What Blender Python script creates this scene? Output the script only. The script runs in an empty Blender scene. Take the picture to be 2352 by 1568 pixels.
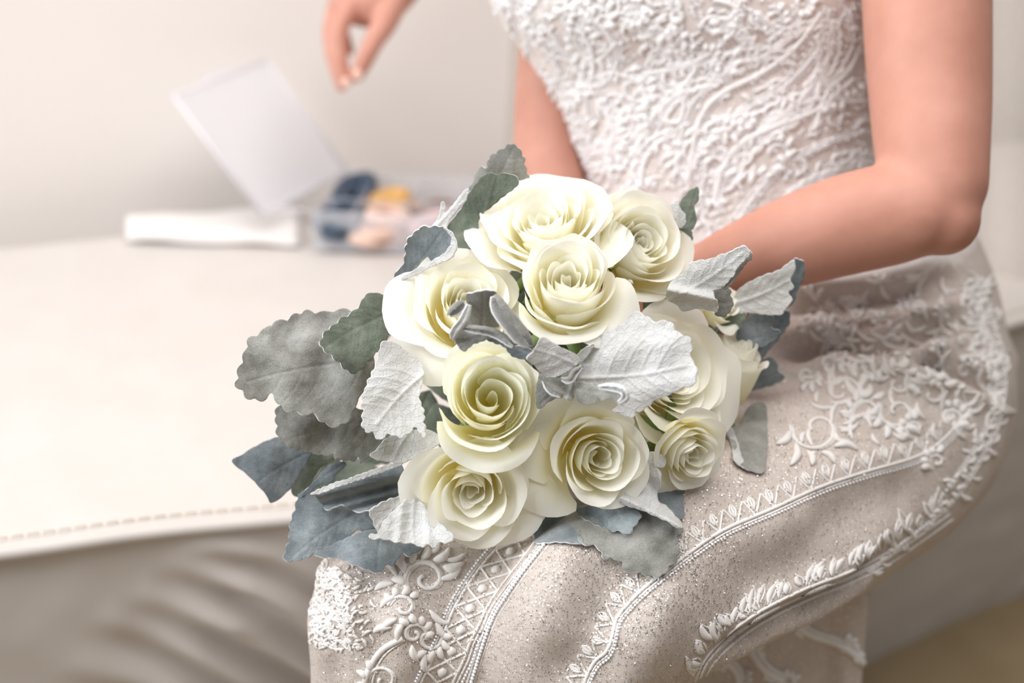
import bpy, bmesh, math, random
import numpy as np
from mathutils import Vector, Matrix, noise
from mathutils.bvhtree import BVHTree
from mathutils.geometry import delaunay_2d_cdt

S = bpy.context.scene
COL = S.collection
R_ = math.radians
PI = math.pi

# ------------------------------------------------------------------ camera
FOC, SENS, W_PX, H_PX = 50.0, 36.0, 2352, 1568
FPX = W_PX * FOC / SENS
CAM = Vector((0.0, 0.0, 1.082))
PITCH = R_(25.0)
RIGHT = Vector((1, 0, 0))
FWD = Vector((0, math.cos(PITCH), -math.sin(PITCH)))
UP = Vector((0, math.sin(PITCH), math.cos(PITCH)))
cam = bpy.data.cameras.new('camera')
cam.lens = FOC; cam.sensor_width = SENS; cam.clip_start = 0.05
cam.dof.use_dof = True; cam.dof.focus_distance = 0.955; cam.dof.aperture_fstop = 2.8
camo = bpy.data.objects.new('camera', cam); COL.objects.link(camo)
camo.location = CAM; camo.rotation_euler = (PI/2 - PITCH, 0, 0)
S.camera = camo

# ------------------------------------------------------------------ light
def lin(c):
    return tuple((x/255/12.92 if x/255 <= .04045 else ((x/255+.055)/1.055)**2.4) for x in c)

world = bpy.data.worlds.new('world'); S.world = world; world.use_nodes = True
bg = world.node_tree.nodes['Background']
bg.inputs[0].default_value = (1.0, .98, .965, 1); bg.inputs[1].default_value = .19

def area(name, loc, target, sx, sy, power, col):
    l = bpy.data.lights.new(name, 'AREA'); l.shape = 'RECTANGLE'; l.size = sx; l.size_y = sy
    l.energy = power; l.color = col
    o = bpy.data.objects.new(name, l); COL.objects.link(o); o.location = loc
    o.rotation_euler = (Vector(target) - Vector(loc)).to_track_quat('-Z', 'Y').to_euler()
    return o
area('window_light', (-3.3, -.35, 2.25), (.0, 1.0, .6), 1.9, 2.2, 112, (.93, .97, 1.0))
area('ceiling_light', (.1, .55, 2.8), (.1, .75, 0), 2.4, 2.2, 60, (1.0, .97, .94))
S.view_settings.view_transform = 'Standard'; S.view_settings.look = 'None'
S.view_settings.exposure = 0.2; S.view_settings.gamma = 1.0
S.view_settings.use_curve_mapping = False
S.cycles.diffuse_bounces = 9; S.cycles.max_bounces = 12

# ------------------------------------------------------------------ helpers
def P(px, py, d):
    return CAM + RIGHT*((px - W_PX/2)/FPX*d) + UP*((H_PX/2 - py)/FPX*d) + FWD*d
def ray(px, py):
    return (RIGHT*((px - W_PX/2)/FPX) + UP*((H_PX/2 - py)/FPX) + FWD)
def on_z(px, py, z):
    r = ray(px, py); k = (z - CAM.z)/r.z
    return CAM + r*k
def m_of(px, d): return px*d/FPX

def tag(o, label=None, cat=None, group=None, kind=None):
    if label: o['label'] = label
    if cat: o['category'] = cat
    if group: o['group'] = group
    if kind: o['kind'] = kind
    return o
def empty(name, loc, label=None, cat=None, group=None, parent=None):
    o = bpy.data.objects.new(name, None); COL.objects.link(o); o.location = loc
    o.empty_display_size = .02
    if parent: set_parent(o, parent)
    return tag(o, label, cat, group)
def set_parent(o, p):
    o.parent = p
    m = Matrix.Identity(4); q = p
    while q is not None:
        m = Matrix.LocRotScale(q.location, q.rotation_euler, q.scale) @ m if q.parent is None else (q.matrix_parent_inverse @ Matrix.LocRotScale(q.location, q.rotation_euler, q.scale)) @ m
        q = q.parent
    o.matrix_parent_inverse = m.inverted()
def obj(name, verts, faces, mats, parent=None, smooth=True, fm=None, uv=None):
    me = bpy.data.meshes.new(name)
    me.from_pydata([tuple(v) for v in verts], [], faces)
    for m in (mats if isinstance(mats, (list, tuple)) else [mats]): me.materials.append(m)
    if fm is not None: me.polygons.foreach_set('material_index', fm)
    if smooth: me.polygons.foreach_set('use_smooth', [True]*len(me.polygons))
    if uv is not None:
        l = me.uv_layers.new(name='UVMap')
        vi = np.empty(len(me.loops), int); me.loops.foreach_get('vertex_index', vi)
        l.data.foreach_set('uv', np.asarray(uv, float)[vi].ravel())
    me.update()
    o = bpy.data.objects.new(name, me); COL.objects.link(o)
    if parent: set_parent(o, parent)
    return o
class MB:
    def __init__(s): s.v = []; s.f = []
    def add(s, v, f):
        b = len(s.v); s.v += [Vector(x) for x in v]; s.f += [[i + b for i in q] for q in f]
    def tube(s, pts, rad, n=6, cap=True, nrm=None, flat=1.0):
        pts = [Vector(p) for p in pts]
        if len(pts) < 2: return
        rr = rad if isinstance(rad, (list, tuple)) else [rad]*len(pts)
        v = []; f = []; last = None
        for i, p in enumerate(pts):
            t = (pts[min(i+1, len(pts)-1)] - pts[max(i-1, 0)])
            if t.length < 1e-9: t = Vector((0, 0, 1))
            t.normalize()
            if nrm is not None: a = Vector(nrm[i])
            else: a = last if last is not None else (Vector((0, 0, 1)) if abs(t.z) < .9 else Vector((1, 0, 0)))
            a = a - t*a.dot(t)
            if a.length < 1e-6: a = t.orthogonal()
            a.normalize(); last = a; b = t.cross(a)
            for k in range(n):
                th = 2*PI*k/n
                v.append(p + (a*math.cos(th)*flat + b*math.sin(th))*rr[i])
        for i in range(len(pts)-1):
            for k in range(n):
                f.append([i*n+k, i*n+(k+1) % n, (i+1)*n+(k+1) % n, (i+1)*n+k])
        if cap:
            f.append(list(range(n))[::-1]); f.append([(len(pts)-1)*n+k for k in range(n)])
        s.add(v, f)
    def box(s, c, sx, sy, sz, rot=None, bev=0.0):
        bm = bmesh.new(); bmesh.ops.create_cube(bm, size=1)
        bmesh.ops.scale(bm, vec=(sx, sy, sz), verts=bm.verts)
        if bev: bmesh.ops.bevel(bm, geom=bm.edges[:], offset=bev, segments=2, affect='EDGES', profile=.5)
        m = Matrix.Translation(c) @ (rot.to_4x4() if rot is not None else Matrix.Identity(4))
        bm.verts.index_update()
        s.add([m @ v.co for v in bm.verts], [[v.index for v in f.verts] for f in bm.faces]); bm.free()
    def ball(s, c, r, sub=1, sq=(1, 1, 1)):
        v, f = ICO[sub]
        s.add([Vector((c[0]+x*r*sq[0], c[1]+y*r*sq[1], c[2]+z*r*sq[2])) for x, y, z in v], f)
    def build(s, name, mat, parent=None, smooth=True):
        return obj(name, s.v, s.f, mat, parent, smooth)
ICO = {}
for k in (1, 2, 3):
    b = bmesh.new(); bmesh.ops.create_icosphere(b, subdivisions=k, radius=1); b.verts.index_update()
    ICO[k] = ([tuple(v.co) for v in b.verts], [[v.index for v in f.verts] for f in b.faces]); b.free()

def catmull(pts, n, closed=False):
    pts = [np.array(p, float) for p in pts]; out = []; N = len(pts)
    rng = range(N if closed else N-1)
    for i in rng:
        if closed: p0, p1, p2, p3 = pts[(i-1) % N], pts[i], pts[(i+1) % N], pts[(i+2) % N]
        else: p0, p1, p2, p3 = pts[max(i-1, 0)], pts[i], pts[i+1], pts[min(i+2, N-1)]
        for k in range(n):
            t = k/n
            out.append(.5*((2*p1) + (-p0+p2)*t + (2*p0-5*p1+4*p2-p3)*t*t + (-p0+3*p1-3*p2+p3)*t**3))
    if not closed: out.append(pts[-1])
    return out
def resample(pts, step, closed=False):
    q = [np.array(p, float) for p in pts]
    if closed: q = q + [q[0]]
    seg = [np.linalg.norm(q[i+1][:2]-q[i][:2]) for i in range(len(q)-1)]
    cum = np.concatenate([[0], np.cumsum(seg)]); n = max(2, int(cum[-1]/step))
    tt = np.linspace(0, cum[-1], n + 1)
    A = np.array(q); out = np.stack([np.interp(tt, cum, A[:, j]) for j in range(A.shape[1])], 1)
    return out[:-1] if closed else out
def fbm(p, s, o=3): return noise.fractal(Vector(p)*s, .6, 2.0, o)
def bake(o):
    dg = bpy.context.evaluated_depsgraph_get()
    me = bpy.data.meshes.new_from_object(o.evaluated_get(dg))
    old = o.data; o.modifiers.clear(); o.data = me; bpy.data.meshes.remove(old)
    me.polygons.foreach_set('use_smooth', [True]*len(me.polygons))
    return o

# ------------------------------------------------------------------ materials
def nodes(name):
    m = bpy.data.materials.new(name); m.use_nodes = True
    return m, m.node_tree.nodes, m.node_tree.links, m.node_tree.nodes['Principled BSDF']
def texco(N, L, scale, kind='Object'):
    tc = N.new('ShaderNodeTexCoord'); return tc.outputs[kind]
def noise_n(N, L, vec, scale, detail=3, rough=.6):
    n = N.new('ShaderNodeTexNoise'); n.inputs['Scale'].default_value = scale
    n.inputs['Detail'].default_value = detail; n.inputs['Roughness'].default_value = rough
    L.new(vec, n.inputs['Vector']); return n
def ramp(N, L, fac, stops):
    r = N.new('ShaderNodeValToRGB'); e = r.color_ramp.elements
    while len(e) < len(stops): e.new(.5)
    for i, (p, c) in enumerate(stops):
        e[i].position = p; e[i].color = (*c, 1)
    L.new(fac, r.inputs[0]); return r
def bump(N, L, h, b, strength=.3, dist=.001):
    n = N.new('ShaderNodeBump'); n.inputs['Strength'].default_value = strength
    n.inputs['Distance'].default_value = dist; L.new(h, n.inputs['Height']); L.new(n.outputs[0], b.inputs['Normal']); return n
def simple(name, c1, c2=None, rough=.5, scale=40, bs=0, bscale=400, metal=0, sheen=0, bdist=.001, spec=.5, alpha=None, coords='Object'):
    m, N, L, b = nodes(name)
    v = texco(N, L, 1, coords)
    n = noise_n(N, L, v, scale)
    c2 = c2 or tuple(x*.94 for x in c1)
    r = ramp(N, L, n.outputs['Fac'], [(.3, lin(c1)), (.7, lin(c2))])
    L.new(r.outputs[0], b.inputs['Base Color'])
    b.inputs['Roughness'].default_value = rough; b.inputs['Metallic'].default_value = metal
    b.inputs['Specular IOR Level'].default_value = spec
    if sheen: b.inputs['Sheen Weight'].default_value = sheen; b.inputs['Sheen Roughness'].default_value = .5
    if bs:
        n2 = noise_n(N, L, v, bscale, 4); bump(N, L, n2.outputs['Fac'], b, bs, bdist)
    if alpha is not None:
        t = N.new('ShaderNodeBsdfTransparent'); mx = N.new('ShaderNodeMixShader'); mx.inputs[0].default_value = alpha
        out = N['Material Output']; L.new(t.outputs[0], mx.inputs[1]); L.new(b.outputs[0], mx.inputs[2]); L.new(mx.outputs[0], out.inputs[0])
    return m
def petal_mat(name, base, mid, rim):
    m, N, L, b = nodes(name)
    uv = N.new('ShaderNodeUVMap'); sx = N.new('ShaderNodeSeparateXYZ'); L.new(uv.outputs[0], sx.inputs[0])
    n = noise_n(N, L, texco(N, L, 1), 45)
    add = N.new('ShaderNodeMath'); add.operation = 'MULTIPLY_ADD'; L.new(n.outputs['Fac'], add.inputs[0])
    add.inputs[1].default_value = .16; L.new(sx.outputs['Y'], add.inputs[2])
    r = ramp(N, L, add.outputs[0], [(.12, lin(base)), (.55, lin(mid)), (.95, lin(rim))])
    L.new(r.outputs[0], b.inputs['Base Color']); b.inputs['Roughness'].default_value = .55
    b.inputs['Specular IOR Level'].default_value = .25
    # fine veins running along each petal
    w = N.new('ShaderNodeTexWave'); w.inputs['Scale'].default_value = 9; w.inputs['Distortion'].default_value = 3
    L.new(uv.outputs[0], w.inputs[0]); bump(N, L, w.outputs['Fac'], b, .05, .0005)
    tr = N.new('ShaderNodeBsdfTranslucent'); L.new(r.outputs[0], tr.inputs[0])
    mx = N.new('ShaderNodeMixShader'); mx.inputs[0].default_value = .36
    out = N['Material Output']; L.new(b.outputs[0], mx.inputs[1]); L.new(tr.outputs[0], mx.inputs[2]); L.new(mx.outputs[0], out.inputs[0])
    return m
def leaf_mat(name, c1, c2, c3, net=.12):
    m, N, L, b = nodes(name)
    v = texco(N, L, 1)
    n = noise_n(N, L, v, 38, 3); n2 = noise_n(N, L, v, 900, 2, .7)
    mixn = N.new('ShaderNodeMath'); mixn.operation = 'MULTIPLY_ADD'; L.new(n2.outputs['Fac'], mixn.inputs[0]); mixn.inputs[1].default_value = .42
    L.new(n.outputs['Fac'], mixn.inputs[2])
    r = ramp(N, L, mixn.outputs[0], [(.48, lin(c1)), (.68, lin(c2)), (.92, lin(c3))])
    L.new(r.outputs[0], b.inputs['Base Color']); b.inputs['Roughness'].default_value = .9
    b.inputs['Specular IOR Level'].default_value = .1
    b.inputs['Sheen Weight'].default_value = .45; b.inputs['Sheen Roughness'].default_value = .6
    vo = N.new('ShaderNodeTexVoronoi'); vo.feature = 'DISTANCE_TO_EDGE'; vo.inputs['Scale'].default_value = 210; L.new(v, vo.inputs['Vector'])
    rd = ramp(N, L, vo.outputs['Distance'], [(0, (1, 1, 1)), (.10, (0, 0, 0))])
    b0 = N.new('ShaderNodeBump'); b0.inputs['Strength'].default_value = net; b0.inputs['Distance'].default_value = .0008; L.new(rd.outputs[0], b0.inputs['Height'])
    b1 = bump(N, L, n2.outputs['Fac'], b, .45, .0007); L.new(b0.outputs[0], b1.inputs['Normal'])
    return m

M = {}
M['petal'] = petal_mat('petal_cream', (250, 237, 150), (253, 250, 226), (254, 253, 246))
M['petal_green'] = petal_mat('petal_cream_green', (246, 237, 146), (253, 250, 223), (254, 254, 246))
M['sepal'] = simple('sepal_green', (96, 122, 62), (120, 140, 78), .6, 60)
M['stem'] = simple('stem_green', (70, 88, 52), (92, 108, 66), .6, 60)
M['leaf_gray'] = leaf_mat('leaf_top_gray', (104, 104, 99), (134, 134, 128), (168, 168, 164))
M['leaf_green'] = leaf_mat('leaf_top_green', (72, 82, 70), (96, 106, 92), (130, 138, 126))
M['leaf_blue'] = leaf_mat('leaf_top_window_blue', (84, 94, 99), (110, 119, 124), (146, 155, 160))  # bluer leaf tone with the window's bluish light put into the colour
M['leaf_white'] = leaf_mat('leaf_underside_white', (188, 188, 186), (201, 201, 200), (214, 215, 217), .35)
M['leaf_edge'] = leaf_mat('leaf_edge_white', (212, 214, 214), (228, 230, 232), (240, 242, 244))
M['skin'] = simple('skin', (198, 144, 127), (188, 133, 115), .5, 26, .12, 900, spec=.35)
M['skin2'] = simple('skin_hand', (206, 152, 135), (196, 138, 121), .5, 26, .1, 900, spec=.35)
for k in ('skin', 'skin2'):
    bb = M[k].node_tree.nodes['Principled BSDF']
    bb.inputs['Subsurface Weight'].default_value = .10; bb.inputs['Subsurface Radius'].default_value = (1, .4, .28); bb.inputs['Subsurface Scale'].default_value = .006
M['nail'] = simple('nail', (240, 205, 190), (238, 200, 186), .25)
M['wall'] = simple('wall_paint', (240, 234, 230), (238, 231, 226), .85, 3, .05, 200)
M['floor'] = simple('floor_tile', (150, 132, 104), (134, 116, 88), .45, 5)
M['leather'] = simple('leather_cream', (205, 199, 195), (201, 194, 189), .48, 12, .35, 1100, bdist=.0006)
M['thread'] = simple('thread_beige', (196, 182, 156), None, .8)
M['lace'] = simple('lace_white', (246, 245, 246), (238, 236, 236), .75, 200, .5, 1800, sheen=.3)
M['lace_skirt'] = simple('lace_ivory', (246, 243, 241), (239, 234, 231), .75, 200, .5, 1800, sheen=.3)
M['bead'] = simple('bead_pearl', (250, 250, 252), (240, 242, 248), .12, 200, spec=.8)
M['bodice'] = simple('bodice_tulle', (232, 224, 220), (220, 210, 206), .7, 120, .5, 1500, sheen=.2)
M['flake'] = simple('glitter_flake', (214, 210, 204), (172, 168, 162), .18, 900, metal=1)
M['veil'] = simple('veil_tulle', (246, 240, 232), (240, 232, 224), .8, 60, alpha=.42)
M['plastic'] = simple('frosted_plastic', (240, 240, 246), (234, 234, 240), .35, 10, alpha=.24)
M['plastic_lid'] = simple('frosted_plastic_lid', (244, 243, 247), (241, 240, 245), .4, 6, alpha=.78)
M['paper'] = simple('paper_white', (228, 224, 222), (224, 219, 216), .8, 6)
M['navy'] = simple('navy_elastic', (52, 66, 84), (70, 84, 102), .7, 90)
M['orange'] = simple('orange_card', (222, 176, 104), (206, 156, 92), .6, 60)
M['salmon'] = simple('salmon_powder', (224, 194, 178), (214, 180, 164), .7, 60)
M['brown'] = simple('brown_pins', (132, 98, 72), (100, 74, 56), .5, 60)
M['mauve'] = simple('mauve_puff', (206, 184, 184), (196, 170, 172), .8, 60)
M['ribbon'] = simple('ribbon_satin', (240, 236, 228), (232, 226, 216), .35, 50)
M['sleeve'] = simple('sleeve_cloth', (226, 220, 214), (214, 206, 200), .85, 60)

def skirt_mat():
    m, N, L, b = nodes('glitter_tulle')
    v = texco(N, L, 1)
    n = noise_n(N, L, v, 16, 3)
    r = ramp(N, L, n.outputs['Fac'], [(.3, lin((207, 196, 189))), (.7, lin((196, 184, 176)))])
    # woven net with glitter grains: bright glints and dark reflections put into their colour
    vo = N.new('ShaderNodeTexVoronoi'); vo.inputs['Scale'].default_value = 480; L.new(v, vo.inputs['Vector'])
    cut = N.new('ShaderNodeMath'); cut.operation = 'LESS_THAN'; cut.inputs[1].default_value = .28; L.new(vo.outputs['Distance'], cut.inputs[0])
    sep = N.new('ShaderNodeSeparateColor'); L.new(vo.outputs['Color'], sep.inputs[0])
    pick = N.new('ShaderNodeMath'); pick.operation = 'GREATER_THAN'; pick.inputs[1].default_value = .45; L.new(sep.outputs[0], pick.inputs[0])
    mul = N.new('ShaderNodeMath'); mul.operation = 'MULTIPLY'; L.new(cut.outputs[0], mul.inputs[0]); L.new(pick.outputs[0], mul.inputs[1])
    gr = ramp(N, L, sep.outputs[1], [(.0, lin((146, 136, 124))), (.38, lin((166, 156, 145))), (.5, lin((236, 232, 226))), (1.0, lin((250, 250, 250)))])
    mx = N.new('ShaderNodeMix'); mx.data_type = 'RGBA'; L.new(mul.outputs[0], mx.inputs['Factor'])
    L.new(r.outputs[0], mx.inputs['A']); L.new(gr.outputs[0], mx.inputs['B']); L.new(mx.outputs['Result'], b.inputs['Base Color'])
    rr = N.new('ShaderNodeMath'); rr.operation = 'MULTIPLY_ADD'; L.new(mul.outputs[0], rr.inputs[0]); rr.inputs[1].default_value = -.4; rr.inputs[2].default_value = .7
    L.new(rr.outputs[0], b.inputs['Roughness'])
    n2 = noise_n(N, L, v, 1500, 3); bump(N, L, n2.outputs['Fac'], b, .4, .0008)
    return m
M['skirt'] = skirt_mat()

# ================================================================== SETTING
BT = .45                                           # bench seat height
front = [(-1.5, .66), (-1.0, .80), (-.70, .892), (-.411, .966), (-.30, .997), (-.186, 1.018), (-.05, 1.04), (.10, 1.10), (.28, 1.22), (.46, 1.36), (.70, 1.50), (1.1, 1.68), (1.5, 1.84)]
fc = catmull(front, 14)
dirv = Vector((.955, .297, 0)); nrmv = Vector((-.297, .955, 0))
DEPTH_B = .625
def wall_pt(s, z, off=0.0):
    base = Vector((-.638, 1.663, 0)) + nrmv*(.085 + off)
    p = base + dirv*s; p.z = z; return p
wv = [wall_pt(-3, 0), wall_pt(4, 0), wall_pt(4, 2.9), wall_pt(-3, 2.9), wall_pt(-3, 0, .12), wall_pt(4, 0, .12), wall_pt(4, 2.9, .12), wall_pt(-3, 2.9, .12)]
o = obj('wall_back', wv, [[0, 1, 2, 3], [7, 6, 5, 4], [3, 2, 6, 7], [0, 4, 5, 1], [0, 3, 7, 4], [1, 5, 6, 2]], M['wall'], smooth=False); tag(o, kind='structure')
g = [(-4, -3, 0), (5, -3, 0), (5, 4.5, 0), (-4, 4.5, 0)]
o = obj('floor', g + [(x, y, -.05) for x, y, z in g], [[0, 1, 2, 3], [7, 6, 5, 4], [0, 4, 5, 1], [1, 5, 6, 2], [2, 6, 7, 3], [3, 7, 4, 0]], M['floor'], smooth=False); tag(o, kind='structure')

# ================================================================== BENCH
bench = empty('bench', (0, 1.3, 0), 'long cream leather upholstered bench with piped edge under the seated person', 'bench')
def back_pt(p):                                     # far edge facing the wall
    w = Vector((-.638, 1.663, 0)); q = Vector((p[0], p[1], 0)) - w
    return w + dirv*q.dot(dirv)
NB = 26
vs = []; fs = []
for p in fc:
    a = Vector((p[0], p[1], 0)); bq = back_pt(p)
    for k in range(NB + 1):
        t = k/NB
        q = a.lerp(bq, t)
        z = BT + .006*math.sin(PI*t) + .003*fbm((q.x, q.y, 0), 5)
        q.z = z - .012*max(0, 1 - t*NB/2.0)**2*.5 - (.02*max(0, (t - .93)/.07)**2)
        vs.append(q)
nf = len(fc)
for i in range(nf-1):
    for k in range(NB): fs.append([i*(NB+1)+k, (i+1)*(NB+1)+k, (i+1)*(NB+1)+k+1, i*(NB+1)+k+1])
seat = obj('seat_cushion', vs, fs, M['leather'], bench)
sm = seat.modifiers.new('sub', 'SUBSURF'); sm.levels = 1; sm.render_levels = 1
# front leather panel with pull wrinkles where the sitter's leg presses
pl0 = Vector((-.411, .966, 0)); pld = (Vector((-.186, 1.018, 0)) - pl0).normalized(); pln = Vector((pld.y, -pld.x, 0))
def panel_sz(px, py):
    r = ray(px, py); k = (pl0 - CAM).dot(pln)/r.dot(pln); h = CAM + r*k
    return (h - pl0).dot(pld), h.z
wr = []
for (x0, y0, x1, y1, amp, wd) in [(430, 1262, 690, 1330, .006, .010), (400, 1300, 700, 1440, .010, .013), (330, 1375, 700, 1560, .010, .014), (250, 1430, 620, 1640, .008, .013), (180, 1540, 560, 1720, .007, .016), (480, 1420, 700, 1500, .004, .008)]:
    a = panel_sz(x0, y0); b = panel_sz(x1, y1); wr.append((np.array(a), np.array(b), amp, wd))
NZ = 46; vs = []; fs = []
for p in fc:
    j = fc.index(p) if False else None
for i, p in enumerate(fc):
    t = Vector((*(fc[min(i+1, nf-1)] - fc[max(i-1, 0)]), 0)).normalized(); out = Vector((t.y, -t.x, 0))
    for k in range(NZ + 1):
        z = (BT - .012)*(1 - k/NZ)
        q = Vector((p[0], p[1], z)) - out*(.004 + .045*(k/NZ)**1.5)
        s = (Vector((q.x, q.y, 0)) - pl0).dot(pld)
        dsp = .004*fbm((q.x, q.y, q.z), 6)
        for a, b, amp, wd in wr:
            ab = b - a; Ln = np.linalg.norm(ab); w = np.array((s, z)) - a
            u = w.dot(ab)/Ln/Ln
            if -.2 < u < 1.6:
                pd = (w[0]*ab[1] - w[1]*ab[0])/Ln
                pd += .012*math.sin(u*2.2)
                fade = max(0, min(1, (u+.05)/.55))*max(0, min(1, (1.6-u)/.3))
                dsp += 1.9*amp*fade*(math.exp(-(pd/wd)**2) - .9*math.exp(-((pd-wd*1.6)/wd)**2))
        vs.append(q + out*dsp)
for i in range(nf-1):
    for k in range(NZ): fs.append([i*(NZ+1)+k, i*(NZ+1)+k+1, (i+1)*(NZ+1)+k+1, (i+1)*(NZ+1)+k])
pn = obj('front_panel', vs, fs, M['leather'], bench)
sm = pn.modifiers.new('sub', 'SUBSURF'); sm.levels = 1; sm.render_levels = 1
mb = MB()
mb.tube([Vector((p[0], p[1], BT-.0075)) for p in fc], .0062, 10); mb.build('piping', M['leather'], bench)
mb = MB()
fr = resample([np.array((p[0], p[1])) for p in fc], .0125)
for i in range(0, len(fr)-1):
    if not -.75 < fr[i][0] < .6: continue
    t = Vector((*(fr[i+1] - fr[i]), 0)).normalized(); inn = Vector((-t.y, t.x, 0))
    a = Vector((*fr[i], BT - .0005)) + inn*.0125; c = a + t*.0095
    mb.tube([a, a + t*.002 + Vector((0, 0, .0010)), c - t*.002 + Vector((0, 0, .0010)), c], .0007, 5)
tag(mb.build('stitching', M['thread'], bench), kind='stuff')
# closed rear and underside
vs = []; fs = []
for p in fc:
    a = back_pt(p); vs += [Vector((a.x, a.y, BT-.02)), Vector((a.x, a.y, 0))]
for i in range(nf-1): fs.append([2*i, 2*i+1, 2*i+3, 2*i+2])
obj('back_panel', vs, fs, M['leather'], bench)

# ================================================================== PEOPLE
def ring_loft(keys, n=28, sub=8, level=False):
    """keys: (px, py, depth, r_px across the image, r_px along the view)"""
    k = catmull(keys, sub); v = []; f = []
    cs = [P(*q[:3]) for q in k]
    for i, q in enumerate(k):
        t = (cs[min(i+1, len(cs)-1)] - cs[max(i-1, 0)]).normalized()
        a = t.cross(FWD)
        a = a.normalized() if a.length > 1e-4 else RIGHT.copy()
        if level: a = RIGHT.copy() if a.dot(RIGHT) > 0 else -RIGHT
        b = t.cross(a).normalized()
        r1, r2 = m_of(q[3], q[2]), m_of(q[4], q[2])
        for j in range(n):
            th = 2*PI*j/n; v.append(cs[i] + a*math.cos(th)*r1 + b*math.sin(th)*r2)
    m = len(k)
    for i in range(m-1):
        for j in range(n): f.append([i*n+j, i*n+(j+1) % n, (i+1)*n+(j+1) % n, (i+1)*n+j])
    # rounded ends
    for e, sgn in ((0, -1), (m-1, 1)):
        t = (cs[1] - cs[0]).normalized() if e == 0 else (cs[-1] - cs[-2]).normalized()
        rr = min(m_of(k[e][3], k[e][2]), m_of(k[e][4], k[e][2]))
        prev = [e*n + j for j in range(n)]; src = [v[x] - cs[e] for x in prev]
        for s in range(1, 5):
            th = s/5*PI/2; base = len(v)
            for j in range(n): v.append(cs[e] + src[j]*math.cos(th) + t*sgn*rr*math.sin(th))
            cur = list(range(base, base+n))
            for j in range(n):
                q = [prev[j], prev[(j+1) % n], cur[(j+1) % n], cur[j]]
                f.append(q if sgn > 0 else q[::-1])
            prev = cur
        f.append(prev if sgn > 0 else prev[::-1])
    return v, f
def blob(name, lofts, mat, voxel, smooth_it, parent, extra=None):
    mb = MB()
    for v, f in lofts: mb.add(v, f)
    if extra:
        for v, f in extra: mb.add(v, f)
    o = mb.build(name, mat, parent)
    r = o.modifiers.new('r', 'REMESH'); r.mode = 'VOXEL'; r.voxel_size = voxel; r.use_smooth_shade = True
    s = o.modifiers.new('s', 'SMOOTH'); s.iterations = smooth_it; s.factor = .5
    return bake(o)
def wv_chain(pts, n=14, sub=6):
    """closed tapered tube through world points (x,y,z,r)"""
    k = catmull(pts, sub); mb = MB()
    c = [Vector(q[:3]) for q in k]; r = [float(q[3]) for q in k]
    # round the ends
    t0 = (c[0]-c[1]).normalized(); t1 = (c[-1]-c[-2]).normalized()
    c2 = [c[0]+t0*r[0]*.9, c[0]+t0*r[0]*.6] + c + [c[-1]+t1*r[-1]*.6, c[-1]+t1*r[-1]*.9]
    r2 = [r[0]*.35, r[0]*.8] + r + [r[-1]*.8, r[-1]*.35]
    mb.tube(c2, r2, n); return mb.v, mb.f

# ---- the seated person
person = empty('person', P(2000, 1050, 1.28), 'seated person in white beaded lace gown with bare arms holding the bouquet', 'person')
person.location.z = BT
def hand_parts(wrist, fdir, pdir, curl, L=.085, grip=1.0, spread=.012):
    """palm and five fingers: wrist point, direction to fingers, palm-normal"""
    fdir = fdir.normalized(); pdir = (pdir - fdir*pdir.dot(fdir)).normalized(); side = fdir.cross(pdir)
    out = []
    for k in (-1.5, -.5, .5, 1.5):
        a = wrist + side*k*.010; b = wrist + fdir*L*.55 + side*k*.017; c = wrist + fdir*L + side*k*.0185
        out.append(wv_chain([(*a, .017), (*b, .015), (*c, .0125)]))
    for k, ln in ((-1.5, .060), (-.5, .072), (.5, .076), (1.5, .070)):
        p = wrist + fdir*L + side*k*.0195; dcur = fdir.copy(); pts = [(*p, .0098)]
        for j, fr_ in enumerate((.45, .32, .23)):
            ang = curl*(.8 + .35*j)
            rot = Matrix.Rotation(ang, 3, side); dcur = (rot @ dcur).normalized()
            if dcur.dot(pdir) < -2: pass
            p = p + dcur*ln*fr_; pts.append((*p, .0092 - .0009*j))
        out.append(wv_chain(pts, 10))
    b = wrist + fdir*.022 + side*.022; m = b + (fdir*.55 + side*.75 + pdir*.25).normalized()*.040
    t = m + (fdir*.85 + side*.1 + pdir*.55).normalized()*.032; t2 = t + (fdir*.8 - side*.25 + pdir*.6).normalized()*.024
    out.append(wv_chain([(*b, .015), (*m, .0118), (*t, .0100), (*t2, .0085)], 10))
    return out
left_up = ring_loft([(2105, -330, 1.15, 165, 165), (2124, -120, 1.125, 150, 150), (2130, 60, 1.11, 144, 146), (2136, 220, 1.10, 138, 140), (2142, 360, 1.085, 128, 132), (2156, 455, 1.075, 112, 116), (2168, 505, 1.07, 84, 90)])
left_fo = ring_loft([(2188, 512, 1.07, 64, 66), (2160, 500, 1.071, 90, 92), (2105, 490, 1.072, 110, 110), (2040, 494, 1.075, 118, 110), (1930, 520, 1.08, 116, 108), (1800, 562, 1.085, 104, 98), (1690, 602, 1.09, 86, 84), (1600, 640, 1.10, 70, 62), (1565, 655, 1.10, 70, 52)])
rt_up = ring_loft([(1350, -330, 1.33, 120, 120), (1300, 20, 1.32, 100, 100), (1268, 220, 1.31, 86, 90), (1262, 380, 1.29, 80, 84), (1290, 520, 1.27, 74, 78)])
rt_fo = ring_loft([(1280, 490, 1.27, 70, 74), (1325, 570, 1.23, 64, 66), (1380, 632, 1.18, 56, 50), (1410, 655, 1.16, 56, 44)])
torso_k = [(1560, -330, 1.27, 330, 300), (1580, -150, 1.27, 450, 330), (1592, 0, 1.275, 470, 330), (1634, 130, 1.285, 428, 300), (1668, 250, 1.29, 394, 275), (1702, 400, 1.30, 374, 265), (1733, 500, 1.31, 388, 275), (1800, 620, 1.315, 410, 300), (1880, 740, 1.32, 420, 320)]
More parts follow.
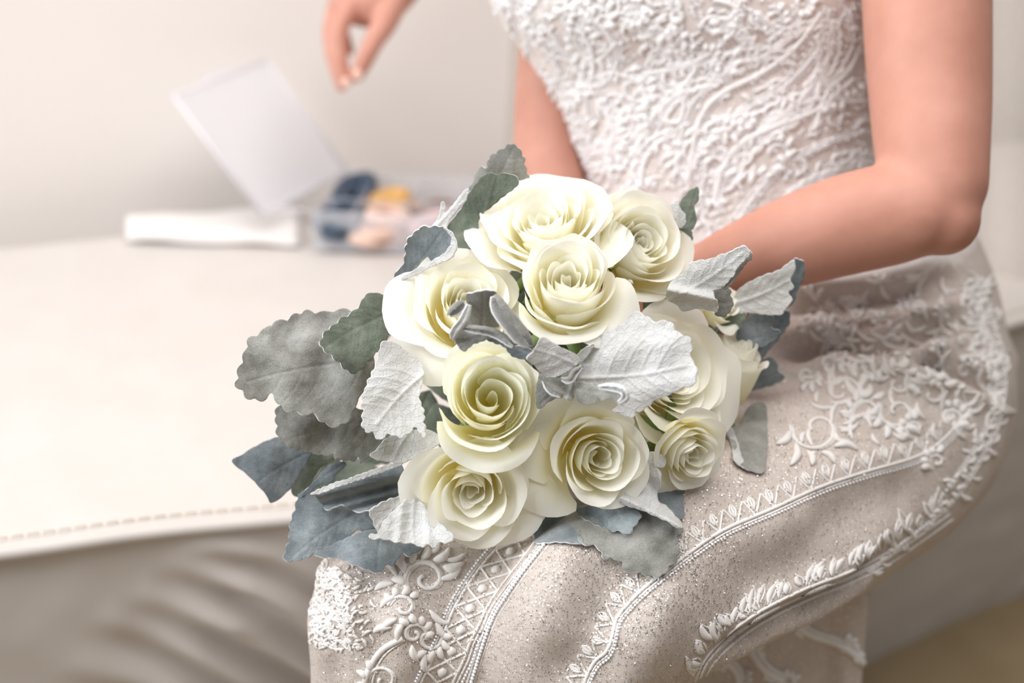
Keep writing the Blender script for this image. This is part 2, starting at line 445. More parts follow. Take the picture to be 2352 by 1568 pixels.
torso_body = ring_loft([(a, b, c, r*.86, s*.86) for a, b, c, r, s in torso_k[:-4]], level=True)
neck = ring_loft([(1580, -420, 1.25, 160, 160), (1570, -640, 1.21, 125, 130), (1565, -740, 1.19, 120, 125)])
sh = ring_loft([(1330, -310, 1.33, 130, 130), (1600, -380, 1.26, 170, 150), (2100, -300, 1.155, 160, 160)])
HOLD = P(1500, 668, 1.125)                           # where the stems are gripped
wl = P(1575, 655, 1.10); wrr = P(1400, 650, 1.16)
hl = hand_parts(wl, (-RIGHT*.95 - UP*.05 + FWD*.25), FWD*-1, R_(50))
hr = hand_parts(wrr, (RIGHT*.9 - UP*.15 - FWD*.1), FWD*-1, R_(58))
body = blob('body', [left_up, left_fo, rt_up, rt_fo, torso_body, neck, sh] + hl + hr, M['skin'], .0042, 9, person)

# ---- gown
hip = ring_loft([(1840, 640, 1.315, 400, 310), (1930, 800, 1.31, 380, 330), (1985, 930, 1.28, 340, 320), (1960, 1010, 1.25, 300, 280)])
near_thigh = ring_loft([(2085, 905, 1.265, 225, 250), (2010, 1000, 1.22, 268, 270), (1880, 1110, 1.16, 262, 255), (1700, 1225, 1.07, 248, 235), (1500, 1335, 1.010, 240, 205), (1340, 1420, .980, 225, 190)])
far_thigh = ring_loft([(1850, 850, 1.28, 260, 260), (1640, 960, 1.20, 260, 250), (1360, 1120, 1.135, 240, 220), (1080, 1290, 1.06, 222, 195), (905, 1400, 1.03, 203, 190)])
mid_lap = ring_loft([(1800, 900, 1.26, 220, 220), (1500, 1100, 1.17, 220, 180), (1230, 1330, 1.06, 205, 160)])
def shin(px, py, d, rpx, drop, lean, rbot):
    k = P(px, py, d); pts = []
    for i in range(6):
        t = i/5; q = k + Vector((lean[0]*t, lean[1]*t, -drop*t)); pts.append((*q, m_of(rpx, d)*(1-t) + rbot*t))
    return wv_chain(pts, 24)
kz1 = P(905, 1390, 1.0).z - .10; kz2 = P(1340, 1420, .945).z - .10; kz3 = P(1120, 1380, .97).z - .1
shins = [shin(905, 1400, 1.03, 203, kz1, (.02, .05), .09), shin(1335, 1430, .985, 215, kz2, (-.02, .08), .09), shin(1120, 1420, 1.03, 185, kz3, (0, .07), .11)]
gown_torso = ring_loft([t for t in torso_k if t[1] > -200], level=True)
gown = blob('gown', [gown_torso, hip, near_thigh, far_thigh, mid_lap] + shins, [M['skirt'], M['bodice']], .0052, 14, person)
# fold creases across lap and hip, and drape ripples over the knees
def mesh_np(me):
    a = np.empty(len(me.vertices)*3); me.vertices.foreach_get('co', a); a = a.reshape(-1, 3)
    n = np.empty(len(me.vertices)*3); me.vertex_normals.foreach_get('vector', n); return a, n.reshape(-1, 3)
def make_bvh(o):
    me = o.data; me.calc_loop_triangles()
    mw = Matrix.Identity(4)
    # mesh coordinates are world coordinates (parents use inverse matrices)
    return BVHTree.FromPolygons([v.co.copy() for v in me.vertices], [tuple(p.vertices) for p in me.polygons])
bvh = make_bvh(gown)
def hit(px, py, tree=None):
    r = ray(px, py).normalized()
    h = (tree or bvh).ray_cast(CAM, r, 4.0)
    return (h[0], h[1]) if h[0] is not None else (None, None)
def crease(co, nr, line, depth, width):
    pts = [hit(*q)[0] for q in resample(catmull(line, 6), 8)]
    pts = [p for p in pts if p is not None]
    if len(pts) < 2: return
    A = np.array(pts); dmin = np.full(len(co), 9.0); uu = np.zeros(len(co))
    sel = np.where(((co > A.min(0)-.06) & (co < A.max(0)+.06)).all(1))[0]
    for i, p in enumerate(A):
        dd = np.linalg.norm(co[sel]-p, axis=1); m = dd < dmin[sel]; ix = sel[m]; dmin[ix] = dd[m]; uu[ix] = i/(len(A)-1)
    fade = np.clip(np.minimum(uu, 1-uu)*5 + .25, 0, 1)
    w = dmin/width
    co -= nr*((depth*fade*(np.exp(-w**2) - .55*np.exp(-((w-1.7)/.8)**2)))[:, None])
co, nr = mesh_np(gown.data)
for line, dp, wd in [
    ([(1800, 706), (1930, 698), (2060, 680), (2180, 645)], .022, .011), ([(1800, 812), (1900, 806), (2000, 815), (2090, 792), (2190, 745)], .024, .009),
    ([(2040, 822), (2130, 838), (2220, 872), (2280, 905)], .018, .008), ([(1880, 755), (2010, 742), (2120, 715)], .008, .010),
    ([(2000, 880), (2100, 905), (2200, 950)], .006, .010), ([(1440, 1270), (1400, 1380), (1350, 1480), (1300, 1600)], .010, .022),
    ([(1640, 1500), (1780, 1420), (1930, 1345), (2030, 1260)], .010, .010), ([(1850, 1190), (1990, 1150), (2120, 1110)], .005, .016),
    ([(1680, 1350), (1830, 1290), (1990, 1200)], .005, .018), ([(700, 1350), (760, 1420), (790, 1568)], .006, .012), ([(860, 1300), (850, 1420), (860, 1568)], .005, .012)]:
    crease(co, nr, line, dp, wd)
me = gown.data
for i in range(len(co)):
    p = co[i]; k = fbm(p, 14, 2)*.0016 + fbm((p[0]*2, p[1], p[2]*.4), 18, 2)*.0010
    co[i] += nr[i]*k
fx_ = np.array([q[0] for q in fc]); fy_ = np.array([q[1] for q in fc])
over = (co[:, 1] > np.interp(co[:, 0], fx_, fy_) - .01) & (co[:, 2] < BT + .004)
co[over, 2] = BT + .004                               # the seat carries the sitter
me.vertices.foreach_set('co', co.ravel()); me.update()
# bodice cloth above the waist line
wz = [P(1320, 560, 1.2).z, P(2100, 640, 1.2).z]
fmi = []
for p in me.polygons:
    c = p.center; fmi.append(1 if c.z > .63 and c.y > 1.0 else 0)
me.polygons.foreach_set('material_index', fmi)
bvh = make_bvh(gown)

# ---- embroidery and beads laid on the cloth
class Lace:
    def __init__(s): s.mb = MB(); s.beads = MB()
    def run(s, line, step=6, smooth=True, closed=False):
        q = catmull(line, 6, closed) if smooth and len(line) > 2 else [np.array(a, float) for a in line]
        q = resample(q, step, False)
        runs = []; cur = []
        for a in q:
            h, n = hit(a[0], a[1])
            if h is None or (cur and (h - cur[-1][0]).length > .03):
                if len(cur) > 1: runs.append(cur)
                cur = []
            if h is not None: cur.append((h, n))
        if len(cur) > 1: runs.append(cur)
        return runs
    def cord(s, line, r, smooth=True, taper=False, lift=.35, step=6, flat=.75):
        for c in s.run(line, step, smooth):
            m = len(c)
            rad = [r*(max(.12, math.sin(PI*(i+.25)/(m-.5))**.7) if taper else 1) for i in range(m)]
            s.mb.tube([h + n*r*lift for h, n in c], rad, 6, True, [n for h, n in c], flat)
    def row(s, line, r, gap, smooth=True):
        for c in s.run(line, gap, smooth):
            for h, n in c: s.beads.ball(h + n*r*.7, r, 1)
    def scroll(s, cx, cy, rad, a0, turns, sgn, r, leaves=4, seed=0):
        rn = random.Random(seed); pts = []
        n = int(10*turns) + 4
        for i in range(n):
            t = i/(n-1); a = a0 + sgn*turns*2*PI*t; q = rad*(1 - .82*t)
            pts.append((cx + math.cos(a)*q, cy + math.sin(a)*q*.9))
        s.cord(pts, r)
        s.cord([(x + 3*r/.0003*.4, y + 2) for x, y in pts[: n//2 + 2]], r*.55)
        for j in range(leaves):
            a = a0 + sgn*(.25 + j*.55); x0, y0 = cx + math.cos(a)*rad*.98, cy + math.sin(a)*rad*.9
            b = a + sgn*.7; ln = rad*(.55 + .35*rn.random())
            x1, y1 = x0 + math.cos(b)*ln, y0 + math.sin(b)*ln; nx, ny = -math.sin(b), math.cos(b)
            s.cord([(x0, y0), ((x0+x1)/2 + nx*ln*.18*sgn, (y0+y1)/2 + ny*ln*.18*sgn), (x1, y1)], r*2.1, taper=True)
        return pts
lt = Lace()                                           # skirt trims
# lattice band over the knee
Lc = resample(catmull([(1175, 1222), (1161, 1237), (1108, 1296), (1049, 1385), (1021, 1449), (998, 1500), (967, 1566), (935, 1640)], 6), 2)
Rc = resample(catmull([(1238, 1232), (1200, 1283), (1161, 1334), (1120, 1392), (1100, 1436), (1080, 1474), (1067, 1512), (1041, 1566), (1012, 1640)], 6), 2)
lt.cord(Lc[::6], .0011, False); lt.cord([(x-7, y-3) for x, y in Lc[::6]], .0008, False)
lt.cord(Rc[::6], .0011, False); lt.cord([(x+9, y+4) for x, y in Rc[::6]], .0008, False)
lt.row([(x-12, y-6) for x, y in Lc[::6]], .0011, 8, False); lt.row([(x+18, y+6) for x, y in Rc[::6]], .0011, 8, False)
bead1 = [(1265, 1234), (1253, 1250), (1202, 1316), (1164, 1372), (1133, 1423), (1108, 1487), (1082, 1568), (1060, 1640)]
lt.row(bead1, .0016, 8); lt.cord([(x-8, y-4) for x, y in bead1], .0008); lt.cord([(x+7, y+3) for x, y in bead1], .0005)
nl = 9
def along(c, t): return c[min(len(c)-1, int(t*(len(c)-1)))]
for i in range(nl):
    t0, t1 = i/nl, (i+1)/nl
    a, b, c, d = along(Lc, t0), along(Lc, t1), along(Rc, t0), along(Rc, t1)
    lt.cord([a, d], .0010, False); lt.cord([c, b], .0010, False)
    m = (a + b + c + d)/4; q = (b - a + d - c)/2
    for e in (.5,):
        o2 = m + q*e; w = (d - b)*.13
        lt.cord([o2 - q*.17, o2 + w, o2 + q*.17], .0012, True, True); lt.cord([o2 - q*.17, o2 - w, o2 + q*.17], .0012, True, True); lt.cord([o2 - q*.2, o2, o2 + q*.2], .0034, True, True, flat=.35)
# zigzag border running down the thigh
Z = [(2248, 903), (2205, 965), (2160, 1014), (2103, 1049), (1988, 1083), (1884, 1118), (1777, 1167), (1662, 1217), (1586, 1267), (1534, 1306), (1483, 1347), (1442, 1387), (1416, 1421), (1406, 1461), (1393, 1495), (1365, 1520), (1342, 1568), (1325, 1640)]
lt.cord(Z, .0013); lt.cord([(x+5, y+7) for x, y in Z], .0007); lt.row([(x+9, y+12) for x, y in Z], .0011, 8)
zz = resample(catmull(Z, 8), 46)
for i in range(len(zz)-1):
    a, b = zz[i], zz[i+1]; t = (b - a)/np.linalg.norm(b - a); n = np.array((t[1], -t[0]))
    if n[1] > 0 and abs(n[1]) > .2: n = -n
    if n[0] > .3 and n[1] > -.2: n = -n
    h = 44 if i > 4 else 34
    pk = (a + b)/2 + n*h
    lt.cord([a, pk - t*6, b], .00085, False)
    o2 = b + n*h*.72; lt.cord([o2 - n*18, o2 + t*7, o2 + n*16], .0011, True, True); lt.cord([o2 - n*18, o2 - t*7, o2 + n*16], .0011, True, True); lt.cord([o2 - n*14, o2, o2 + n*12], .0011, True, True)
# scrolling flower motif on the knee
lt.scroll(978, 1330, 52, 2.6, 1.25, 1, .0016, 6, 1); lt.scroll(978, 1330, 66, 2.9, .8, 1, .0010, 5, 2); lt.scroll(950, 1455, 30, .5, 1.3, -1, .0014, 5, 3); lt.scroll(925, 1395, 34, 3.3, 1.0, 1, .0014, 4, 4)
lt.scroll(985, 1465, 34, 5.6, 1.1, 1, .0013, 5, 5); lt.scroll(880, 1560, 40, 2.4, 1.2, 1, .0013, 3, 9)
lt.cord([(925, 1465), (880, 1490), (850, 1530), (838, 1580), (850, 1640)], .0024, flat=.4); lt.cord([(930, 1470), (888, 1500), (862, 1540), (852, 1590)], .0008)
for (x, y, a, ln) in [(912, 1420, 2.4, 46), (930, 1425, 1.9, 50), (900, 1440, 2.9, 44), (985, 1400, .6, 56), (1000, 1425, .9, 48), (1010, 1330, -.5, 54), (1022, 1300, -.2, 44), (1000, 1290, -.8, 46), (960, 1275, -1.6, 40), (915, 1300, -2.4, 40), (905, 1340, 2.8, 46), (910, 1370, 2.5, 42), (945, 1480, 1.2, 40), (975, 1500, 1.5, 42)]:
    lt.cord([(x, y), (x + math.cos(a+.25)*ln*.55, y + math.sin(a+.25)*ln*.55), (x + math.cos(a)*ln, y + math.sin(a)*ln)], .0027, True, True)
# clustered floral patch at the left of the knee
rn = random.Random(5)
for i in range(430):
    x = 705 + rn.gauss(35, 34); y = rn.uniform(1300, 1490) ; x += (y - 1300)*.18
    if x < 672: x = 672 + rn.random()*20
    a = rn.uniform(0, 6.28); ln = rn.uniform(10, 26)
    lt.cord([(x, y), (x + math.cos(a+.3)*ln*.5, y + math.sin(a+.3)*ln*.5), (x + math.cos(a)*ln, y + math.sin(a)*ln)], .0013, True, True, step=4)
# rounded lace edge along the underside of the thigh
E = [(2180, 1180), (2110, 1230), (2030, 1285), (1950, 1325), (1870, 1355), (1790, 1392), (1720, 1432), (1660, 1480), (1618, 1530), (1595, 1590)]
ee = resample([q + np.array((-8., -16.)) for q in catmull(E, 8)], 40)
for i in range(len(ee)-1):
    a = ee[i]; t = (ee[i+1]-a)/40; n = np.array((t[1], -t[0]))
    if n[1] > 0: n = -n
    jj = rn.uniform(.7, 1.45); t = t*rn.uniform(.8, 1.3)
    for j2 in range(3):
        st = a + t*rn.uniform(-8, 26) + n*rn.uniform(-4, 10); dv = (n*rn.uniform(.5, 1) - t*rn.uniform(-.2, 1.1)); ln = rn.uniform(24, 44)*jj
        lt.cord([st, st + dv*ln*.5 + t*6, st + dv*ln], rn.uniform(.0018, .0030), True, True, flat=.22)
        lt.cord([st - t*5, st + dv*ln*.5 - t*9, st + dv*ln*1.05], .0008)
lt.cord(E, .0018, flat=.3); lt.cord([(x+8, y+12) for x, y in E], .0012, flat=.4); lt.cord([(x-4, y-10) for x, y in E], .0012)
# hip and thigh motifs
for k, (x, y, r, a, tn, sg) in enumerate([(1875, 985, 62, 3.3, 1.1, -1), (1990, 950, 40, 2.6, 1.1, 1), (2060, 945, 46, 3.6, 1.2, -1), (2140, 905, 40, 3.0, 1.1, 1), (1930, 900, 48, .6, 1.0, -1), (2060, 880, 40, 4.0, 1.0, 1), (2180, 960, 30, 1.0, 1.0, -1), (2100, 985, 26, 2.0, 1.0, 1), (2150, 1060, 24, 2.2, 1.0, 1)]):
    lt.scroll(x, y, r, a, tn, sg, .0016, 5, 40+k)
for k in range(30): lt.scroll(rn.uniform(1850, 2280), rn.uniform(640, 860), rn.uniform(16, 30), rn.uniform(0, 6.28), rn.uniform(.6, 1.1), rn.choice((-1, 1)), .0014, 3, 300+k)
for k in range(150):
    x = rn.uniform(1840, 2290); y = rn.uniform(620, 850) if k % 3 else rn.uniform(850, 1000)
    a = rn.uniform(-.6, 2.2); ln = rn.uniform(24, 60)
    lt.cord([(x, y), (x + math.cos(a+.3)*ln*.5, y + math.sin(a+.3)*ln*.5), (x + math.cos(a)*ln, y + math.sin(a)*ln)], .0022, True, True)
for a, b in (([(1885, 815), (1920, 700)], [(1940, 815), (1990, 690)]), ([(1880, 700), (1910, 780)], None)):
    for q in (a, b):
        if q: lt.cord(q, .0016, False)
for i in range(3): lt.cord([(1893 + i*12, 790 - i*32), (1950 + i*10, 760 - i*32)], .0011, False); lt.cord([(1905 + i*10, 752 - i*32), (1946 + i*10, 795 - i*32)], .0011, False)
for ln in ([(2240, 640), (2285, 740), (2306, 840), (2308, 900), (2284, 1000), (2195, 1145), (2095, 1232), (2000, 1312)], [(2216, 650), (2262, 745), (2286, 850), (2286, 910), (2262, 995), (2180, 1125)]):
    lt.cord(ln, .0012); lt.row([(x-8, y) for x, y in ln], .0013, 9)
    for q in resample(catmull(ln, 6), 15):
        a = rn.uniform(0, 6.28); k = rn.uniform(14, 30)
        lt.cord([q, q + np.array((math.cos(a+.4), math.sin(a+.4)))*k*.5, q + np.array((math.cos(a), math.sin(a)))*k], rn.uniform(.0014, .0024), True, True)
tag(lt.mb.build('skirt_lace', M['lace_skirt'], gown), kind='stuff', label='white corded lace trims on the skirt')
tag(lt.beads.build('skirt_beads', M['bead'], gown), kind='stuff', label='rows of clear glass beads beside the lace')

lb = Lace()                                           # bodice embroidery
main = [[(1330, 20), (1390, 70), (1420, 130), (1390, 190), (1330, 200)], [(1250, 60), (1300, 120), (1340, 190), (1350, 270)], [(1700, 0), (1690, 60), (1720, 100), (1745, 105)], [(1640, 0), (1690, 20), (1680, 80), (1600, 140), (1530, 150)],
        [(1860, 10), (1800, 90), (1720, 150), (1640, 190), (1590, 240), (1560, 330), (1550, 420)], [(1885, 30), (1825, 110), (1745, 170), (1665, 210), (1615, 260), (1590, 350), (1580, 440)], [(1905, 20), (1880, 110), (1800, 200), (1700, 260), (1640, 330), (1615, 420), (1600, 500)],
        [(1960, 180), (1880, 250), (1780, 290), (1700, 330), (1660, 390), (1640, 470)], [(1990, 300), (1900, 330), (1800, 380), (1740, 440), (1690, 510)], [(1480, 170), (1540, 160), (1600, 150), (1560, 210), (1500, 270), (1460, 350)], [(1465, 180), (1490, 240), (1470, 310), (1440, 370)],
        [(1540, 190), (1570, 230), (1560, 280), (1520, 270), (1530, 230)], [(1950, 20), (1960, 90), (1930, 160), (1890, 200)], [(1985, 80), (1950, 160), (1900, 210), (1870, 300)], [(1290, 200), (1320, 280), (1340, 360)], [(1380, 240), (1410, 300), (1390, 370), (1350, 380)],
        [(1400, 130), (1420, 170), (1480, 175), (1500, 145)], [(1200, 20), (1250, 100), (1290, 170)], [(1980, 380), (1900, 400), (1830, 440), (1770, 500)], [(1880, 160), (1930, 230), (1990, 230)]]
for i, ln in enumerate(main):
    lb.cord(ln, .0017 + .0005*(i % 2)); lb.row([(x+10, y+3) for x, y in ln], .0013, 11)
    if i % 2 == 0: lb.cord([(x-9, y-5) for x, y in ln], .0010)
rn = random.Random(11)
def in_bod(x, y):
    if y < 0 or y > 560: return False
    xl = np.interp(y, [0, 90, 190, 320, 400, 560], [1112, 1168, 1238, 1308, 1330, 1370])
    return xl < x < 2010
k = 0
while k < 84:
    x, y = rn.uniform(1120, 2010), rn.uniform(-30, 560)
    if not in_bod(x, max(0, y)): continue
    if x > 1540 and rn.random() < .62: continue
    lb.scroll(x, y, rn.uniform(20, 40), rn.uniform(0, 6.28), rn.uniform(.6, 1.3), rn.choice((-1, 1)), rn.uniform(.0012, .0018), rn.choice((2, 3, 4)), 100 + k); k += 1
k = 0
while k < 300:
    x, y = rn.uniform(1120, 2010), rn.uniform(-30, 560)
    if not in_bod(x, max(0, y)): continue
    if x > 1540 and rn.random() < .5: continue
    a = rn.gauss(2.2, .9); ln = rn.uniform(18, 46)
    lb.cord([(x, y), (x + math.cos(a+.4)*ln*.5, y + math.sin(a+.4)*ln*.5), (x + math.cos(a)*ln, y + math.sin(a)*ln)], rn.uniform(.0014, .0026), True, True); k += 1
def frond(x, y, ang, ln, curl, w, nl=7):
    pts = []; a = ang; n = 14
    for i in range(n+1):
        pts.append((x, y)); x += math.cos(a)*ln/n; y += math.sin(a)*ln/n; a += curl/n*(1 + i/n)
    lb.cord(pts, w*.0011, flat=.5)
    for j in range(nl):
        i = int((j+.6)/nl*n); px, py = pts[i]; q = pts[min(n, i+1)]; d0 = math.atan2(q[1]-py, q[0]-px)
        for sd in (-1, 1):
            l2 = ln*(.30 - .16*j/nl); b = d0 + sd*.65
            m = (px + math.cos(b)*l2*.5, py + math.sin(b)*l2*.5); e = (px + math.cos(b - sd*.55)*l2, py + math.sin(b - sd*.55)*l2)
            lb.cord([(px, py), m, e], w*.0026, True, True, flat=.4)
    lb.row([(x_+7, y_+4) for x_, y_ in pts], .0012, 10)
for fr_ in [(1500, 300, -1.2, 190, .9, 1), (1560, 420, -1.3, 240, 1.0, 1.1), (1640, 460, -1.1, 260, .5, 1), (1700, 330, -.9, 220, .6, 1), (1780, 300, -.6, 200, -.6, 1), (1620, 180, -.7, 210, .8, 1.1), (1480, 150, -.5, 190, -1.2, 1), (1400, 230, 1.2, 160, 1.4, 1), (1300, 60, .7, 180, 1.2, 1.1), (1420, 40, .2, 200, .9, 1.1), (1600, 60, -.2, 180, 1.3, 1), (1760, 120, -.8, 170, .7, 1), (1860, 200, -.7, 160, -.8, 1), (1880, 60, 1.2, 150, .9, 1), (1350, 330, .3, 150, -1.3, 1), (1800, 480, -.8, 210, .6, 1), (1460, 440, -1.6, 160, .9, 1), (1220, 60, 1.0, 150, -.8, 1), (1900, 380, -.5, 140, .9, 1), (1720, 20, 1.0, 140, -1.1, 1)]: frond(*fr_)
for _ in range(1500):
    x, y = rn.uniform(1120, 2010), rn.uniform(0, 560)
    if in_bod(x, y):
        h, n = hit(x, y)
        if h is not None: lb.beads.ball(h + n*.0012, rn.choice((.0009, .0012, .0015)), 1)
tag(lb.mb.build('bodice_lace', M['lace'], gown), kind='stuff', label='white scrolling embroidery on the bodice')
tag(lb.beads.build('bodice_beads', M['bead'], gown), kind='stuff', label='tiny clear beads scattered over the bodice')

# glitter flakes: tiny mirrors lying at random tilts on the tulle
fl = MB(); rn = random.Random(3); got = 0; tries = 0
regions = [(655, 1230, 1700, 1568, 8200), (1500, 1000, 2330, 1568, 3600), (1780, 640, 2330, 1060, 1500), (1200, 0, 2000, 560, 1600)]
for (x0, y0, x1, y1, cnt) in regions:
    for _ in range(cnt):
        h, n = hit(rn.uniform(x0, x1), rn.uniform(y0, y1))
        if h is None: continue
        q = (n + Vector((rn.gauss(0, .28), rn.gauss(0, .28), rn.gauss(0, .28)))).normalized()
        a = q.orthogonal().normalized(); a = Matrix.Rotation(rn.uniform(0, 6.28), 3, q) @ a; b = q.cross(a); s = rn.uniform(.00028, .00055)*(1 if y1 > 1560 and x0 < 700 else 1.15); h = h + n*.0012
        fl.add([h + a*s, h + b*s, h - a*s, h - b*s], [[0, 1, 2, 3]])
tag(fl.build('glitter', M['flake'], gown, False), kind='stuff', label='fine silver glitter grains on the tulle')

# hanging inner skirt below the thigh
vs = []; fs = []; NU, NV = 70, 30
A0, A1 = P(1380, 1420, 1.08), P(2000, 1310, 1.15)
for i in range(NU+1):
    u = i/NU; top = A0.lerp(A1, u)
    for j in range(NV+1):
        t = j/NV; q = top + Vector((.012*t*math.sin(3*u) + .035*t*t*u, 0, -(top.z - .005)*t))
        q += FWD*(.016*(.35+t)*math.sin(u*17 + 1.3*math.sin(t*2.0)) + .01*t*math.sin(u*39))
        vs.append(q)
for i in range(NU):
    for j in range(NV): fs.append([i*(NV+1)+j, i*(NV+1)+j+1, (i+1)*(NV+1)+j+1, (i+1)*(NV+1)+j])
und = obj('underskirt', vs, fs, M['skirt'], person)
sm = und.modifiers.new('s', 'SOLIDIFY'); sm.thickness = .001
bvh_u = BVHTree.FromPolygons(vs, fs); keep = bvh; bvh = bvh_u
lu = Lace()
for ln in ([(1790, 1395), (1850, 1450), (1930, 1480), (1980, 1520), (2000, 1568)], [(1700, 1440), (1730, 1500), (1760, 1540), (1800, 1560)], [(1640, 1500), (1690, 1540), (1700, 1590)]):
    lu.cord(ln, .0034, flat=.5); lu.cord([(x+10, y-8) for x, y in ln], .0018)
    for (x, y) in ln: lu.scroll(x+8, y+6, 22, x*.1, .8, 1, .0016, 3, int(x))
tag(lu.mb.build('underskirt_lace', M['lace'], und), kind='stuff')
bvh = keep

# veil falling behind the shoulders
vs = []; fs = []; NU, NV = 90, 26
for i in range(NU+1):
    u = i/NU
    for j in range(NV+1):
        t = j/NV
        px = (1196 - 60*t) + (2460 + 160*t - 1196 + 60*t)*u
        ptop = P(px, -300, 1.42 + .06*math.sin(u*PI))
        zz_ = ptop.z*(1-t) + (.47 - .45*max(0, min(1, (u-.70)/.14)))*t
        q = Vector((ptop.x + .10*t*u*u, ptop.y + .04*t + .012*math.sin(u*46)*(.4+t) + .006*math.sin(u*97), zz_))
        vs.append(q)
for i in range(NU):
    for j in range(NV): fs.append([i*(NV+1)+j, i*(NV+1)+j+1, (i+1)*(NV+1)+j+1, (i+1)*(NV+1)+j])
veil = obj('veil', vs, fs, M['veil'], person); veil['label'] = 'sheer white tulle veil hanging behind the arms'

# ---- the reaching hand of a second person
helper = empty('person', P(1150, -420, 1.60), 'hand of another person pinching fingers above the open plastic box', 'person')
def wp(px, py, d, r): return (*P(px, py, d), r)
D = 1.62
pieces = [wv_chain([wp(1330, -560, D-.06, .047), wp(1140, -330, D-.03, .040), wp(1000, -150, D, .031), wp(930, -60, D, .030)], 20),
          wv_chain([wp(940, -75, D, .029), wp(880, -15, D, .033), wp(835, 5, D, .030), wp(800, 10, D, .022)], 18),
          wv_chain([wp(920, -100, D+.02, .024), wp(840, -40, D+.02, .024), wp(785, -20, D+.015, .018)], 16),
          wv_chain([wp(812, 10, D-.016, .0125), wp(783, 60, D-.018, .0105), wp(780, 110, D-.014, .0095), wp(786, 160, D-.01, .0085), wp(793, 192, D-.006, .0068)], 14),
          wv_chain([wp(800, -5, D+.004, .0125), wp(764, 50, D+.003, .0108), wp(762, 108, D+.002, .0095), wp(774, 162, D, .0084), wp(784, 200, D, .0065)], 14),
          wv_chain([wp(800, -25, D+.022, .0120), wp(768, 25, D+.024, .0102), wp(768, 80, D+.020, .0090), wp(780, 128, D+.016, .0080), wp(790, 160, D+.014, .0062)], 14),
          wv_chain([wp(812, -30, D+.040, .0108), wp(785, 10, D+.042, .0092), wp(784, 55, D+.038, .0080), wp(796, 98, D+.034, .0070), wp(804, 118, D+.03, .0058)], 14),
          wv_chain([wp(905, -10, D-.012, .0190), wp(884, 50, D-.020, .0150), wp(858, 96, D-.020, .0118), wp(836, 142, D-.014, .0102), wp(820, 176, D-.008, .0075)], 14)]
hand = blob('hand', pieces, M['skin2'], .0026, 5, helper)
for (px, py, dd) in ((795, 190, -.014), (822, 172, -.017)):
    mb = MB(); mb.ball(P(px, py, D+dd), .0052, 2, (1, .45, 1.3)); mb.build('fingernail', M['nail'], helper)
mb = MB(); mb.tube([P(1120, -310, D-.03), P(1160, -355, D-.032), P(1400, -640, D-.07)], [.050, .052, .062], 20); mb.build('sleeve', M['sleeve'], helper)

# ================================================================== BOUQUET
BQ = P(1300, 830, 1.03)
bouquet = empty('bouquet', BQ, 'round bouquet of cream white roses and silvery felted leaves resting on the lap', 'bouquet')
def img_dir(a):                                       # (right, up, toward camera) -> world
    return (RIGHT*a[0] + UP*a[1] - FWD*a[2]).normalized()
def petal_mesh(prm, rn):
    (phi, W, Rb, Hh, flare, curl, spiral, close, zoff, tip, wob) = prm
    NU, NV = 18, 14; v = []; f = []; uv = []
    sd = rn.uniform(0, 90)
    for i in range(NU+1):
        s = -1 + 2*i/NU
        T = 1 - .30*abs(s)**3.2 + tip*math.exp(-(s/.16)**2)
        for j in range(NV+1):
            t = j/NV*T
            r = Rb*(.10 + .90*(1 - (1-min(t, 1))**2.4)**.75)*(1 - close*t*t)
            z = Hh*(t**1.12)
            e = max(0, (t - .52)/.48)
            wv = 1 + wob*noise.noise(Vector((s*1.6 + sd, t*1.2, 0)))
            r += flare*e**1.8*wv
            z -= curl*e**2.6*wv
            e2 = max(0, (t - .86)/.14)                 # the rim rolls over
            r += .0028*e2*min(1, flare/.006); z -= .0016*e2*e2*min(1, flare/.006)
            r *= 1 + spiral*s
            nz = noise.noise(Vector((s*2.2 + sd, t*2.4, sd)))
            r += (.0014 + .10*flare)*nz*t; z += .0022*nz*t*t + .0011*math.sin(s*7 + sd)*t**4
            a = phi + s*W*(.35 + .65*min(1, t*1.9))
            v.append(Vector((math.cos(a)*r, math.sin(a)*r, z + zoff))); uv.append((i/NU, min(1, t)))
    for i in range(NU):
        for j in range(NV): f.append([i*(NV+1)+j, (i+1)*(NV+1)+j, (i+1)*(NV+1)+j+1, i*(NV+1)+j+1])
    return v, f, uv
